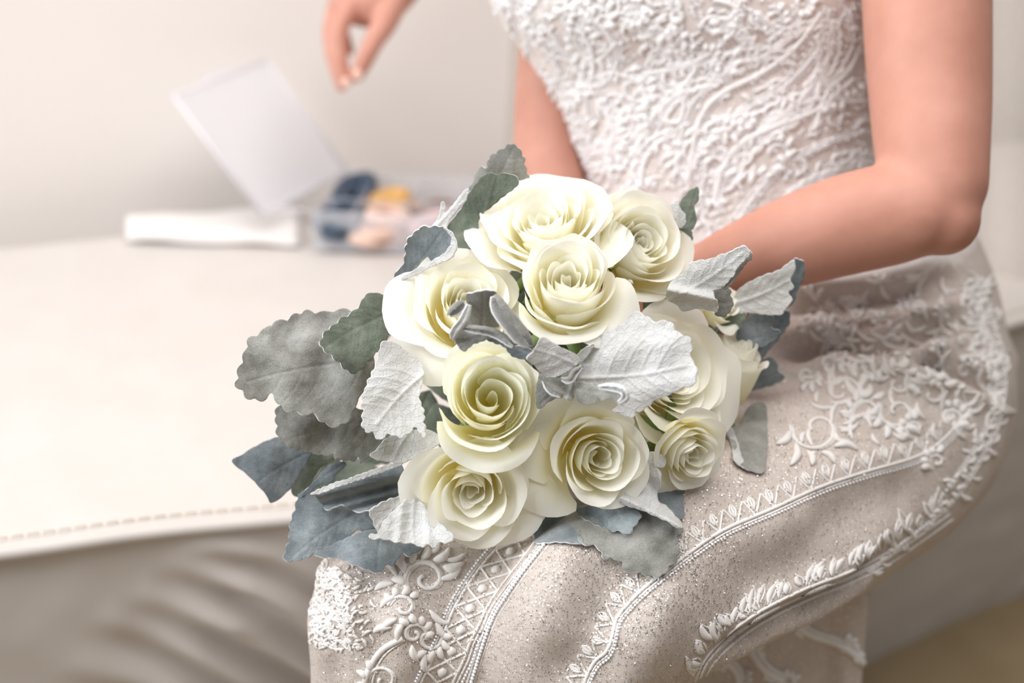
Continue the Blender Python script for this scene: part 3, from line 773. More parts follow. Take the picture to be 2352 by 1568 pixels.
def rose(px, py, d, rpx, axis, n=26, opn=1.0, seed=0, spin=0, hk=1.15, sgn=1, extras=(), mat='petal', core=1.0, cl=.06):
    rn = random.Random(seed); R = m_of(rpx, d); H = R*hk
    z = img_dir(axis); x = (RIGHT - z*RIGHT.dot(z)).normalized(); y = z.cross(x)
    rot = Matrix((x, y, z)).transposed()
    c = P(px, py, d) - z*H*.80
    ro = empty('rose', c, parent=bouquet)
    prms = []
    gaps = [rn.choice((.4, .6, 1.0, 1.0, 2.0)) for _ in range(n)]; cum = np.cumsum(gaps)/sum(gaps)
    for i in range(n):
        q = float(cum[i] - .5*gaps[i]/sum(gaps))
        phi = spin + sgn*i*2.39996 + rn.uniform(-.25, .25)
        Rb = R*(.07 + .70*q**.92)*rn.uniform(.97, 1.03)
        Hh = H*(core*.66 + .36*math.sin(PI/2*min(1, q/.6)) - .10*max(0, q-.8)/.2)*rn.uniform(.95, 1.05)
        W = 2.6*(1-q**.5) + 1.05*q**.5
        fl_ = opn*R*(.015 + .13*q + .38*q**4); cu = opn*H*(.04*q + .26*q**4)
        prms.append((phi, W, Rb, Hh, fl_, cu, sgn*(.22*(1-q) + .06), max(.26*(1-q)**1.4, cl*q), -.0004*i, rn.choice((0, 0, .02, .05))*q, .3))
    for (deg, W, Rk, Hk, flk, cuk) in extras:
        prms.append((R_(deg), W, R*Rk, H*Hk, R*flk, H*cuk, .02, 0, -.003, .02, .3))
    for prm in prms:
        v, f, uv = petal_mesh(prm, rn)
        obj('petal', [c + rot @ p for p in v], f, M[mat], ro, uv=uv)
    # green hip, sepals and stem behind the flower
    c_ = c - z*.011
    mb = MB(); mb.tube([c_ - z*.016, c_ - z*.010, c_ - z*.002, c_ + z*.004], [.004, .008, .009, .006], 12)
    for k in range(5):
        a = k*2*PI/5; dv = x*math.cos(a) + y*math.sin(a)
        mb.tube([c_ - z*.002, c_ + dv*R*.35 - z*.002, c_ + dv*R*.6 - z*.006, c_ + dv*R*.8 - z*.014], [.004, .006, .004, .001], 6, True, [z]*4, .3)
    mb.build('calyx', M['sepal'], ro)
    s = c_ - z*.012; e = HOLD + Vector((rn.uniform(-.012, .012), rn.uniform(-.012, .012), 0))
    mb = MB(); mb.tube([Vector(q) for q in catmull([s, s - z*.035, s.lerp(e, .6) - z*.01, e], 6)], .0028, 8); mb.build('stem', M['stem'], ro)
    return ro
# (top left, top right, centre, left, lower centre, lower right, bottom left, right, far right, small right, rear)
rose(1248, 492, .985, 178, (-.12, .68, .72), 25, .75, 1, .6, .82)
rose(1486, 550, .990, 150, (.34, .26, .90), 23, .42, 2, 2.0, 1.15, cl=.10)
rose(1306, 632, .925, 152, (.02, .48, .88), 18, .30, 3, 1.2, 1.30, cl=.18, extras=((-38, .95, .74, .84, .42, .30), (-100, 1.1, .80, .80, .16, .14)))
rose(1082, 680, .965, 144, (.22, .42, .88), 22, .55, 4, 4.0, 1.10, extras=((188, .9, .84, .80, .42, .30), (232, .9, .84, .74, .45, .42)))
rose(1128, 908, .925, 168, (.06, .26, .96), 16, .30, 5, .2, 1.10, -1, mat='petal_green', cl=.18, extras=((-95, 1.1, .80, .82, .16, .2),))
rose(1382, 1054, .940, 142, (.26, -.06, .96), 16, .48, 6, 3.0, 1.05, cl=.10, extras=((150, 1.0, .90, .78, .46, .40), (195, 1.0, .90, .72, .50, .45), (120, .9, .84, .76, .34, .35)))
rose(1080, 1138, .945, 158, (-.08, -.36, .93), 17, .65, 7, 5.0, .92, extras=((-20, .9, .85, .8, .3, .3),))
rose(1560, 862, .985, 178, (.42, .05, .91), 24, .72, 8, 1.0, .95)
rose(1690, 800, 1.045, 84, (.18, .93, .32), 18, .35, 9, 2.5, 2.1)
rose(1598, 1050, .965, 108, (.42, -.36, .83), 19, .5, 10, 4.5, 1.0)
rose(1668, 690, 1.04, 66, (.45, .5, .74), 16, .6, 12, .5, 1.2)

# ---- leaves
def dome(px, py):
    dx, dy = px - 1290, py - 840; q = math.hypot(dx, dy)
    d = .93 + .10*min(1, q/420)**2 + .05*max(0, q - 420)/300
    return d + (.05*max(0, (px - 1560))/200 if px > 1560 else 0)
def leaf(outline, base, tip, top, dd=0.0, back=None, tilt=0.0, cup=.10, arch=0.0, amp=5.0, wl=30, wav=.004, veins=6, db=None, dt=None, fold=(), name='leaf', parent=None, seed=0, smooth=True, vein_h=None, clamp=True):
    """traced silhouette -> curved felted leaf with its own depth, veins and thickness"""
    rn = random.Random(seed*13 + int(base[0]))
    line = resample(catmull(outline, 6, True) if smooth else outline, 4.0, True)
    N = len(line); area_ = 0
    for i in range(N): area_ += line[i][0]*line[(i+1) % N][1] - line[(i+1) % N][0]*line[i][1]
    sg = 1 if area_ > 0 else -1
    nrm = []
    for i in range(N):
        t = line[(i+1) % N] - line[(i-1) % N]; t = t/(np.linalg.norm(t) + 1e-9); nrm.append(np.array((t[1], -t[0]))*sg)
    B = np.array(base, float); T = np.array(tip, float); Lp = np.linalg.norm(T - B); ax = (T - B)/Lp; pr = np.array((-ax[1], ax[0]))
    if amp:
        ph = 0; bd = []
        for i in range(N):
            ph += 4.0/(wl*(1 + .35*noise.noise(Vector((i*.05, seed, 0)))))
            a = abs(math.sin(PI*ph)) - .55 + .55*(abs(math.sin(PI*ph*.37 + seed)) - .6); u = (line[i]-B).dot(ax)/Lp
            k = amp*min(1, max(0.15, u*2.2))
            bd.append(line[i] + nrm[i]*k*a)
        line = np.array(bd)
    db = dome(*base) + dd if db is None else db; dt = dome(*tip) + dd if dt is None else dt
    step = 3.4; x0, y0 = line.min(0); x1, y1 = line.max(0); pts = []
    yy = y0 + step; row = 0
    poly = line
    def inside(p):
        c = False; j = N-1
        xi, yi = poly[:, 0], poly[:, 1]; xj, yj = np.roll(xi, 1), np.roll(yi, 1)
        m = ((yi > p[1]) != (yj > p[1])); 
        xs = (xj - xi)[m]*(p[1] - yi[m])/((yj - yi)[m] + 1e-12) + xi[m]
        return (np.sum(p[0] < xs) % 2) == 1
    while yy < y1:
        xx = x0 + (step/2 if row % 2 else 0)
        xi, yi = poly[:, 0], poly[:, 1]; xj, yj = np.roll(xi, 1), np.roll(yi, 1)
        m = ((yi > yy) != (yj > yy)); cr = np.sort((xj - xi)[m]*(yy - yi[m])/((yj - yi)[m] + 1e-12) + xi[m])
        for a, b in zip(cr[::2], cr[1::2]):
            k = a + step*.55
            while k < b - step*.45: pts.append((k, yy)); k += step
        yy += step*.87; row += 1
    allp = [Vector((float(a), float(b))) for a, b in line] + [Vector(p) for p in pts]
    res = delaunay_2d_cdt(allp, [(i, (i+1) % N) for i in range(N)], [], 1, 1e-4)
    vv = np.array([(p.x, p.y) for p in res[0]]); tris = [list(t) for t in res[2]]
    w = vv - B; u = w @ ax/Lp; v = w @ pr/Lp
    Lm = m_of(Lp, (db + dt)/2)
    dep = db + (dt - db)*u + tilt*v*Lm + cup*Lm*(v**2)*3.0*(-1 if top else 1)*(-1) + arch*Lm*4*(u - .5)**2
    # veins: midrib with curved side veins
    segs = []
    def vein(a, b, k, w0=.55):
        bend = np.array((-(b-a)[1], (b-a)[0]))*.10*k
        q = [a + (b-a)*t + bend*math.sin(PI*t) for t in np.linspace(0, 1, 8)]
        for i in range(7): segs.append((q[i], q[i+1], w0*(1 - .55*i/7)))
    if veins:
        vein(B, B + (T-B)*.93, .35, 1.25)
        vmax = max(1e-3, np.abs(v).max())
        for i in range(veins):
            t0 = .10 + .72*i/veins
            for s_ in (-1, 1):
                sel = (np.sign(v) == s_)
                lim = np.percentile(np.abs(v[sel]), 92) if sel.any() else .1
                a = B + (T-B)*t0; b = B + (T-B)*min(1.0, t0 + .26) + pr*s_*lim*Lp*.92*(1 - .35*t0)
                vein(a, b, s_*.8)
                mid = a + (b-a)*.55; vein(mid, mid + (T-B)*.16 + pr*s_*lim*Lp*.12, s_, .3)
    h = np.zeros(len(vv))
    for a, b, k in segs:
        ab = b - a; t = np.clip(((vv - a) @ ab)/(ab @ ab + 1e-9), 0, 1); ds = np.linalg.norm(vv - a - t[:, None]*ab, axis=1)
        h = np.maximum(h, k*np.exp(-(ds/(1.6 + 2.2*k))**2))
    vh = .6*vein_h if vein_h is not None else (.0009 if not top else .0007)
    dep = dep + (vh*h if top else -vh*h)
    for i in range(len(vv)):
        p = Vector((vv[i][0]*.016, vv[i][1]*.016, seed*7.3))
        dep[i] += .8*wav*noise.noise(p*.8) + .0005*noise.noise(p*3.5)
    for (fa, fb, am, wd) in fold:                       # extra crumple folds along given lines
        a = np.array(fa, float); b = np.array(fb, float); ab = b - a
        sd = ((vv - a)[:, 0]*ab[1] - (vv - a)[:, 1]*ab[0])/np.linalg.norm(ab)
        dep += am*np.exp(-(sd/wd)**2)
    for i in range(len(vv) if clamp else 0):            # lie on the cloth instead of sinking into it
        r = ray(float(vv[i][0]), float(vv[i][1])); ln = r.length; hh = bvh.ray_cast(CAM, r/ln, 3.0)
        if hh[0] is not None: dep[i] = min(dep[i], hh[3]/ln - .004 - .002*(1 + noise.noise(Vector((vv[i][0]*.03, vv[i][1]*.03, seed)))))
    co3 = [P(float(vv[i][0]), float(vv[i][1]), float(dep[i])) for i in range(len(vv))]
    # make every face look at the camera side
    fx = []
    for t in tris:
        n = (co3[t[1]] - co3[t[0]]).cross(co3[t[2]] - co3[t[0]])
        fx.append(t if n.dot(FWD) < 0 else t[::-1])
    tm = M['leaf_' + (top if top else 'white')]; bm_ = M['leaf_white'] if top else M['leaf_' + (back or 'gray')]
    o = obj(name, co3, fx, [tm, bm_, M['leaf_edge']], parent or bouquet)
    so = o.modifiers.new('s', 'SOLIDIFY'); so.thickness = .0011; so.offset = -1; so.material_offset = 1; so.material_offset_rim = 2
    return o
# left side
leaf([(803, 712), (755, 716), (704, 715), (665, 730), (625, 740), (607, 760), (570, 782), (560, 812), (545, 868), (543, 885), (562, 908), (595, 917), (625, 905), (640, 932), (680, 945), (722, 953), (745, 972), (780, 977), (805, 960), (818, 930), (830, 905), (850, 870), (860, 830), (840, 760)], (862, 828), (545, 880), 'gray', .0, tilt=.12, cup=.05, amp=9, wl=38, wav=.010, seed=1, veins=5, db=.985, dt=.965)
leaf([(905, 678), (883, 677), (865, 672), (847, 674), (834, 684), (824, 702), (804, 722), (780, 735), (752, 758), (737, 783), (739, 800), (760, 814), (785, 838), (792, 850), (816, 856), (834, 842), (857, 819), (875, 800), (893, 770), (905, 730)], (905, 715), (740, 800), 'green', seed=2, db=.975, dt=.945, cup=.12, wav=.006, amp=6, wl=27)
leaf([(880, 783), (872, 804), (867, 824), (855, 855), (844, 880), (833, 905), (832, 940), (837, 985), (862, 998), (868, 1010), (893, 997), (918, 1004), (945, 990), (957, 982), (966, 997), (976, 1000), (974, 950), (964, 908), (974, 855), (960, 825), (934, 805), (905, 785)], (974, 858), (858, 982), None, seed=3, db=.955, dt=.935, amp=6, wl=22, veins=5, cup=.05, vein_h=.0022)
leaf([(637, 935), (634, 985), (640, 1005), (663, 1028), (690, 1032), (717, 1041), (742, 1045), (765, 1041), (773, 1056), (800, 1057), (812, 1058), (823, 1050), (828, 1064), (845, 1050), (875, 1018), (880, 980), (855, 950), (740, 915), (680, 915)], (880, 965), (650, 1010), 'gray', seed=4, db=1.005, dt=.99, amp=5, wl=24, cup=.08, wav=.008)
leaf([(533, 1061), (551, 1046), (589, 1023), (638, 1003), (670, 1012), (720, 1030), (715, 1045), (692, 1085), (668, 1122), (625, 1155), (612, 1138), (574, 1095)], (730, 1030), (585, 1110), 'blue', seed=5, db=1.03, dt=1.01, amp=1.5, wl=34, cup=.12, wav=.006)
leaf([(668, 1122), (690, 1085), (715, 1030), (790, 1030), (780, 1060), (735, 1075), (705, 1130), (681, 1141)], (780, 1045), (680, 1135), 'green', seed=6, db=1.035, dt=1.03, amp=1, cup=.2)
leaf([(690, 1140), (719, 1107), (755, 1069), (788, 1059), (795, 1069), (772, 1090), (765, 1107), (737, 1113), (712, 1130)], (795, 1062), (695, 1136), 'blue', seed=7, db=1.01, dt=1.0, amp=1.5, cup=.3)
leaf([(712, 1134), (735, 1125), (763, 1113), (806, 1100), (826, 1092), (877, 1074), (918, 1064), (930, 1087), (940, 1110), (945, 1133), (908, 1146), (852, 1169), (821, 1174), (796, 1166), (783, 1158), (752, 1169), (737, 1156), (727, 1143)], (945, 1095), (715, 1136), 'blue', seed=8, db=.985, dt=.985, amp=2, wl=28, cup=.25, fold=(((930, 1110), (780, 1150), .012, 14), ((930, 1135), (800, 1172), .010, 9)))
leaf([(712, 1134), (735, 1122), (763, 1110), (806, 1097), (826, 1089), (877, 1071), (920, 1060), (922, 1068), (880, 1084), (830, 1101), (806, 1109), (765, 1122), (735, 1134)], (920, 1064), (715, 1133), None, seed=9, db=.975, dt=.976, amp=2, wl=16, veins=0, cup=.6, name='leaf_fold')
leaf([(690, 1133), (712, 1130), (740, 1150), (755, 1160), (780, 1160), (814, 1160), (844, 1170), (867, 1207), (839, 1222), (819, 1217), (801, 1235), (780, 1250), (742, 1263), (709, 1278), (678, 1288), (663, 1290), (653, 1282), (663, 1235), (668, 1197), (680, 1156)], (840, 1165), (660, 1286), 'blue', seed=10, db=1.005, dt=.985, amp=5, wl=24, cup=.12, wav=.010, tilt=.1)
leaf([(722, 1273), (775, 1245), (819, 1225), (862, 1215), (890, 1220), (934, 1235), (975, 1250), (944, 1276), (923, 1271), (903, 1299), (885, 1299), (872, 1314), (832, 1304), (780, 1283)], (880, 1205), (865, 1312), 'blue', seed=11, db=.99, dt=.965, amp=3, wl=26, cup=.05, wav=.006, veins=4)
leaf([(852, 1169), (935, 1132), (945, 1150), (920, 1180), (885, 1225), (868, 1222), (856, 1195)], (940, 1140), (862, 1215), None, 'gray', seed=12, db=.975, dt=.972, amp=3, wl=20, veins=3)
leaf([(945, 1140), (918, 1159), (893, 1182), (878, 1202), (870, 1222), (851, 1226), (850, 1236), (880, 1238), (908, 1244), (946, 1248), (969, 1257), (980, 1248), (997, 1257), (1013, 1245), (1025, 1248), (1043, 1231), (1015, 1205), (990, 1180), (965, 1150)], (952, 1143), (950, 1255), None, seed=13, db=.960, dt=.945, amp=3, wl=24, cup=.05, veins=4, vein_h=.0018, fold=(((926, 1150), (915, 1245), -.002, 10), ((975, 1160), (985, 1250), -.0015, 10)))
leaf([(850, 1046), (862, 1034), (883, 1010), (913, 995), (980, 985), (1015, 1010), (985, 1034), (954, 1051), (918, 1063), (883, 1058), (865, 1056)], (945, 985), (900, 1062), None, seed=14, db=.965, dt=.955, amp=1.5, wl=22, veins=4)
# upper left
leaf([(968, 521), (992, 521), (1018, 522), (1036, 534), (1041, 550), (1036, 572), (1020, 588), (982, 611), (949, 632), (923, 645), (908, 668), (906, 630), (926, 608), (931, 570), (942, 544)], (912, 655), (1020, 525), 'blue', seed=15, db=1.0, dt=.965, amp=5, wl=22, cup=-.45, wav=.003)
leaf([(1018, 522), (1038, 535), (1049, 560), (1044, 580), (1033, 595), (1008, 605), (982, 616), (964, 628), (926, 643), (923, 636), (949, 622), (982, 604), (1018, 582), (1034, 562), (1036, 545)], (925, 641), (1040, 540), None, seed=16, db=.975, dt=.958, amp=2, wl=18, veins=0, cup=.3, name='leaf_fold')
leaf([(908, 668), (912, 650), (945, 640), (985, 640), (970, 660), (930, 680), (905, 690), (893, 672)], (985, 645), (897, 672), None, 'blue', seed=17, db=.99, dt=.985, amp=4, wl=16, veins=2)
leaf([(1120, 397), (1140, 399), (1168, 399), (1189, 409), (1190, 425), (1165, 445), (1135, 470), (1110, 490), (1100, 510), (1100, 540), (1108, 575), (1074, 580), (1043, 590), (1048, 557), (1033, 532), (1025, 524), (1043, 499), (1069, 463), (1076, 445), (1092, 422)], (1070, 585), (1140, 400), 'green', seed=18, db=1.01, dt=.99, amp=2, wl=24, veins=6, cup=-.06, vein_h=-.0014)
leaf([(1173, 331), (1189, 338), (1198, 353), (1206, 363), (1206, 381), (1209, 394), (1214, 408), (1200, 425), (1180, 425), (1140, 412), (1104, 420), (1076, 448), (1072, 435), (1087, 420), (1089, 404), (1104, 384), (1117, 384), (1122, 366), (1135, 353), (1158, 338)], (1120, 440), (1182, 334), 'gray', seed=19, db=1.03, dt=1.015, amp=5, wl=22, cup=.08)
leaf([(1015, 465), (1024, 470), (1022, 490), (1048, 460), (1074, 430), (1076, 450), (1059, 472), (1035, 500), (1025, 524), (1005, 524), (992, 519), (1008, 498)], (1000, 520), (1072, 435), None, seed=20, db=1.005, dt=1.005, amp=1.5, wl=16, veins=2)
# centre: curled leaf lying across the flowers
c16 = leaf([(1070, 679), (1087, 672), (1120, 667), (1143, 674), (1136, 704), (1150, 745), (1122, 752), (1077, 750), (1056, 750), (1079, 717)], (1105, 752), (1110, 668), 'gray', seed=21, db=.918, dt=.895, amp=1.5, wl=20, cup=.25, veins=4)
def roll(pts, mat, name='leaf_fold', parent=None, flat=.8, opn=.9):
    """rolled-over felted leaf margin: (px, py, depth, radius px)"""
    k = catmull(pts, 8); mb = MB()
    c = [P(q[0], q[1], q[2]) for q in k]; r = []
    for i, q in enumerate(k):
        e = min(i, len(k)-1-i)/5.0
        r.append(m_of(q[3], q[2])*min(1, .55 + .45*e)*(1 + .14*noise.noise(Vector((i*.45, pts[0][0], 0)))))
    v = []; f = []; NA = 16
    for i, p in enumerate(c):
        t = (c[min(i+1, len(c)-1)] - c[max(i-1, 0)]).normalized(); n_ = (-FWD - t*(-FWD).dot(t)).normalized(); b_ = t.cross(n_)
        ed = .45*noise.noise(Vector((i*.55, pts[0][1], 3)))
        for k2 in range(NA+1):
            w = k2/NA; th = opn + .75 + (4.7 + ed)*w; rr = r[i]*(1.08 - .40*w)
            v.append(p + (n_*math.cos(th)*flat + b_*math.sin(th))*rr)
    for i in range(len(c)-1):
        for k2 in range(NA): f.append([i*(NA+1)+k2, (i+1)*(NA+1)+k2, (i+1)*(NA+1)+k2+1, i*(NA+1)+k2+1])
    o = obj(name, v, f, [M['leaf_white'], M[mat], M['leaf_edge']], parent or bouquet)
    so = o.modifiers.new('s', 'SOLIDIFY'); so.thickness = .0010; so.offset = 0; so.material_offset = 1; so.material_offset_rim = 2
    return o
roll([(1136, 678, .893, 14), (1150, 708, .892, 20), (1176, 742, .892, 22), (1200, 772, .894, 20), (1222, 795, .898, 12)], 'leaf_gray', parent=c16)
roll([(1030, 724, .905, 9), (1048, 708, .902, 14), (1066, 695, .90, 12)], 'leaf_gray', parent=c16)
roll([(1078, 700, .897, 8), (1066, 735, .897, 10), (1046, 762, .90, 10), (1040, 780, .905, 8)], 'leaf_white', parent=c16)
leaf([(1059, 748), (1102, 752), (1138, 755), (1156, 768), (1138, 772), (1117, 780), (1084, 793), (1064, 807), (1048, 788), (1043, 773), (1051, 763)], (1150, 765), (1048, 790), 'gray', seed=22, db=.905, dt=.905, amp=2.5, wl=16, cup=.2, veins=4)
roll([(1060, 752, .899, 7), (1095, 756, .898, 9), (1130, 762, .90, 10), (1158, 776, .90, 10), (1180, 795, .90, 8)], 'leaf_gray', parent=c16)
leaf([(1224, 809), (1237, 786), (1247, 773), (1281, 793), (1324, 814), (1331, 832), (1311, 850), (1281, 865), (1253, 866), (1230, 842), (1209, 824)], (1330, 842), (1222, 800), None, seed=23, db=.915, dt=.900, amp=1.5, wl=24, veins=3, cup=-.15)
leaf([(1117, 778), (1153, 772), (1179, 792), (1222, 803), (1214, 822), (1200, 825), (1176, 818), (1158, 797)], (1215, 808), (1125, 778), 'blue', seed=24, db=.912, dt=.912, amp=3, wl=18, veins=3)
leaf([(1242, 857), (1281, 867), (1319, 844), (1339, 839), (1334, 850), (1324, 870), (1316, 918), (1293, 913), (1263, 921), (1235, 940), (1230, 903)], (1330, 860), (1238, 930), 'gray', seed=25, db=.925, dt=.92, amp=2, wl=22, veins=3, cup=.2, fold=(((1245, 870), (1300, 915), -.010, 8), ((1330, 845), (1305, 915), -.008, 7)))
roll([(1248, 870, .915, 6), (1265, 892, .912, 10), (1290, 908, .912, 9)], 'leaf_gray'); roll([(1290, 870, .912, 6), (1308, 872, .908, 8), (1320, 855, .908, 8), (1336, 842, .91, 5)], 'leaf_gray')
leaf([(1457, 717), (1485, 727), (1500, 737), (1531, 737), (1548, 748), (1554, 760), (1584, 776), (1589, 799), (1587, 819), (1599, 844), (1597, 875), (1592, 887), (1566, 890), (1536, 908), (1510, 916), (1485, 936), (1467, 948), (1459, 944), (1452, 959), (1434, 954), (1418, 949), (1406, 941), (1430, 926), (1432, 908), (1410, 893), (1383, 885), (1332, 878), (1325, 868), (1332, 832), (1362, 786), (1393, 763), (1434, 740)], (1330, 868), (1595, 838), None, seed=26, db=.925, dt=.895, amp=4, wl=26, cup=-.06, veins=5, vein_h=.0024, wav=.006)
leaf([(1324, 876), (1357, 881), (1395, 886), (1429, 886), (1441, 906), (1432, 926), (1400, 915), (1383, 920), (1372, 913), (1367, 926), (1344, 929), (1329, 921), (1321, 901)], (1325, 890), (1435, 905), 'gray', seed=27, db=.915, dt=.885, amp=2, wl=24, veins=2, cup=.2)
roll([(1375, 888, .894, 6), (1405, 888, .888, 9), (1432, 896, .884, 9), (1437, 914, .884, 8), (1420, 926, .888, 6)], 'leaf_white')
leaf([(1324, 819), (1337, 804), (1362, 789), (1362, 799), (1345, 824), (1332, 832)], (1332, 832), (1362, 792), None, seed=28, db=.922, dt=.915, amp=1.5, wl=14, veins=0)
# right side
leaf([(1601, 428), (1605, 454), (1595, 477), (1600, 503), (1592, 526), (1575, 530), (1560, 525), (1568, 503), (1564, 482), (1557, 475), (1575, 447), (1585, 437)], (1568, 528), (1602, 430), 'green', seed=29, db=1.03, dt=1.03, amp=3, wl=26, veins=4)
leaf([(1559, 460), (1537, 475), (1540, 498), (1550, 518), (1564, 525), (1576, 511), (1573, 490), (1563, 480)], (1556, 522), (1555, 465), None, seed=30, db=1.015, dt=1.015, amp=2, wl=18, veins=3)
leaf([(1555, 525), (1580, 525), (1591, 536), (1591, 551), (1586, 560), (1592, 568), (1586, 580), (1572, 565), (1563, 546)], (1560, 530), (1590, 560), 'green', seed=31, db=1.02, dt=1.02, amp=2.5, wl=18, veins=3)
leaf([(1682, 577), (1705, 565), (1720, 572), (1725, 578), (1717, 590), (1694, 615), (1689, 628), (1671, 648), (1651, 666), (1638, 669), (1648, 699), (1647, 717), (1626, 712), (1600, 709), (1569, 715), (1554, 700), (1530, 685), (1540, 648), (1575, 622), (1587, 602), (1626, 595), (1656, 584)], (1535, 690), (1718, 574), None, seed=32, db=.985, dt=.955, amp=2.5, wl=22, veins=5, cup=-.12, vein_h=.0016, fold=(((1545, 668), (1660, 690), -.007, 12),))
leaf([(1636, 669), (1656, 656), (1677, 664), (1679, 681), (1684, 692), (1679, 712), (1666, 727), (1641, 722), (1650, 702)], (1640, 695), (1682, 695), 'gray', seed=33, db=.985, dt=.982, amp=3.5, wl=16, veins=3)
leaf([(1694, 615), (1717, 590), (1725, 578), (1727, 594), (1712, 607), (1690, 640), (1672, 662), (1660, 664), (1671, 648), (1687, 630)], (1665, 660), (1724, 585), 'gray', seed=34, db=.972, dt=.962, amp=2, wl=14, veins=0)
leaf([(1690, 672), (1733, 641), (1784, 623), (1815, 602), (1826, 600), (1826, 625), (1815, 640), (1822, 660), (1812, 672), (1820, 690), (1809, 702), (1794, 722), (1771, 724), (1733, 719), (1688, 715)], (1685, 698), (1822, 640), None, seed=35, db=1.045, dt=1.03, amp=2.5, wl=24, veins=4, vein_h=.002)
leaf([(1822, 600), (1835, 595), (1847, 602), (1848, 625), (1842, 648), (1830, 671), (1824, 694), (1800, 712), (1806, 690), (1800, 670), (1812, 645)], (1808, 705), (1842, 602), 'blue', seed=36, db=1.045, dt=1.035, amp=3, wl=22, veins=2)
leaf([(1645, 765), (1666, 731), (1689, 723), (1712, 718), (1705, 746), (1694, 761), (1664, 768)], (1648, 764), (1710, 722), 'green', seed=37, db=1.045, dt=1.04, amp=3, wl=20, veins=3)
leaf([(1690, 775), (1712, 733), (1738, 712), (1768, 712), (1775, 738), (1768, 751), (1789, 759), (1791, 769), (1768, 787), (1743, 799), (1718, 795)], (1690, 785), (1790, 760), 'blue', seed=38, db=1.055, dt=1.045, amp=4, wl=26, veins=4)
leaf([(1765, 725), (1809, 712), (1814, 738), (1809, 751), (1784, 784), (1768, 802), (1743, 835), (1720, 864), (1710, 820), (1720, 795), (1755, 770)], (1715, 840), (1812, 720), 'blue', seed=39, db=1.085, dt=1.07, amp=2, wl=24, veins=4)
leaf([(1715, 870), (1758, 822), (1781, 827), (1789, 853), (1804, 868), (1768, 886), (1715, 897)], (1715, 885), (1800, 850), 'blue', seed=40, db=1.10, dt=1.09, amp=3, wl=24, veins=3)
leaf([(1707, 955), (1717, 937), (1733, 925), (1756, 925), (1762, 955), (1762, 1032), (1757, 1078), (1740, 1083), (1707, 1072), (1688, 1040), (1675, 1005), (1665, 985), (1699, 975)], (1668, 985), (1755, 1060), 'gray', seed=41, db=1.06, dt=1.05, amp=2, wl=26, veins=4, cup=.2)
leaf([(1664, 986), (1682, 983), (1692, 1008), (1702, 1040), (1711, 1072), (1697, 1067), (1684, 1050), (1680, 1015)], (1668, 986), (1708, 1070), None, 'gray', seed=42, db=1.04, dt=1.035, amp=1.5, wl=18, veins=2)
# bottom
leaf([(1490, 1038), (1518, 1042), (1530, 1057), (1522, 1074), (1505, 1071), (1515, 1079), (1519, 1092), (1511, 1146), (1534, 1164), (1569, 1205), (1554, 1213), (1534, 1199), (1483, 1176), (1425, 1153), (1440, 1125), (1470, 1100), (1485, 1070)], (1500, 1040), (1562, 1208), None, seed=43, db=.965, dt=.945, amp=2, wl=26, veins=3, fold=(((1500, 1120), (1540, 1160), .008, 16), ((1445, 1150), (1565, 1208), -.006, 9)))
leaf([(1305, 1150), (1330, 1165), (1355, 1160), (1406, 1150), (1425, 1140), (1450, 1150), (1470, 1177), (1470, 1187), (1460, 1205), (1444, 1225), (1421, 1218), (1406, 1220), (1381, 1209), (1360, 1200), (1335, 1186)], (1400, 1135), (1445, 1222), 'blue', seed=44, db=.965, dt=.945, amp=3.5, wl=22, veins=4)
leaf([(1255, 1172), (1263, 1140), (1294, 1135), (1340, 1150), (1400, 1165), (1470, 1165), (1520, 1170), (1559, 1205), (1567, 1218), (1557, 1236), (1557, 1279), (1534, 1309), (1513, 1322), (1483, 1320), (1439, 1309), (1427, 1292), (1406, 1284), (1388, 1279), (1376, 1258), (1355, 1251), (1337, 1248), (1322, 1223), (1302, 1207), (1289, 1187), (1273, 1182)], (1380, 1140), (1530, 1315), 'gray', seed=45, db=.985, dt=.945, amp=7, wl=26, veins=5, cup=.06, wav=.012, tilt=-.15)
leaf([(1203, 1217), (1228, 1208), (1258, 1185), (1300, 1180), (1320, 1210), (1340, 1246), (1279, 1243), (1230, 1246), (1228, 1230), (1220, 1220), (1210, 1225)], (1290, 1175), (1210, 1225), 'blue', seed=46, db=.985, dt=.965, amp=2, wl=26, veins=3, cup=.15)
leaf([(1505, 1136), (1539, 1128), (1571, 1124), (1569, 1145), (1572, 1182), (1555, 1190), (1530, 1165)], (1508, 1140), (1568, 1175), 'blue', seed=47, db=.985, dt=.975, amp=3, wl=20, veins=2)
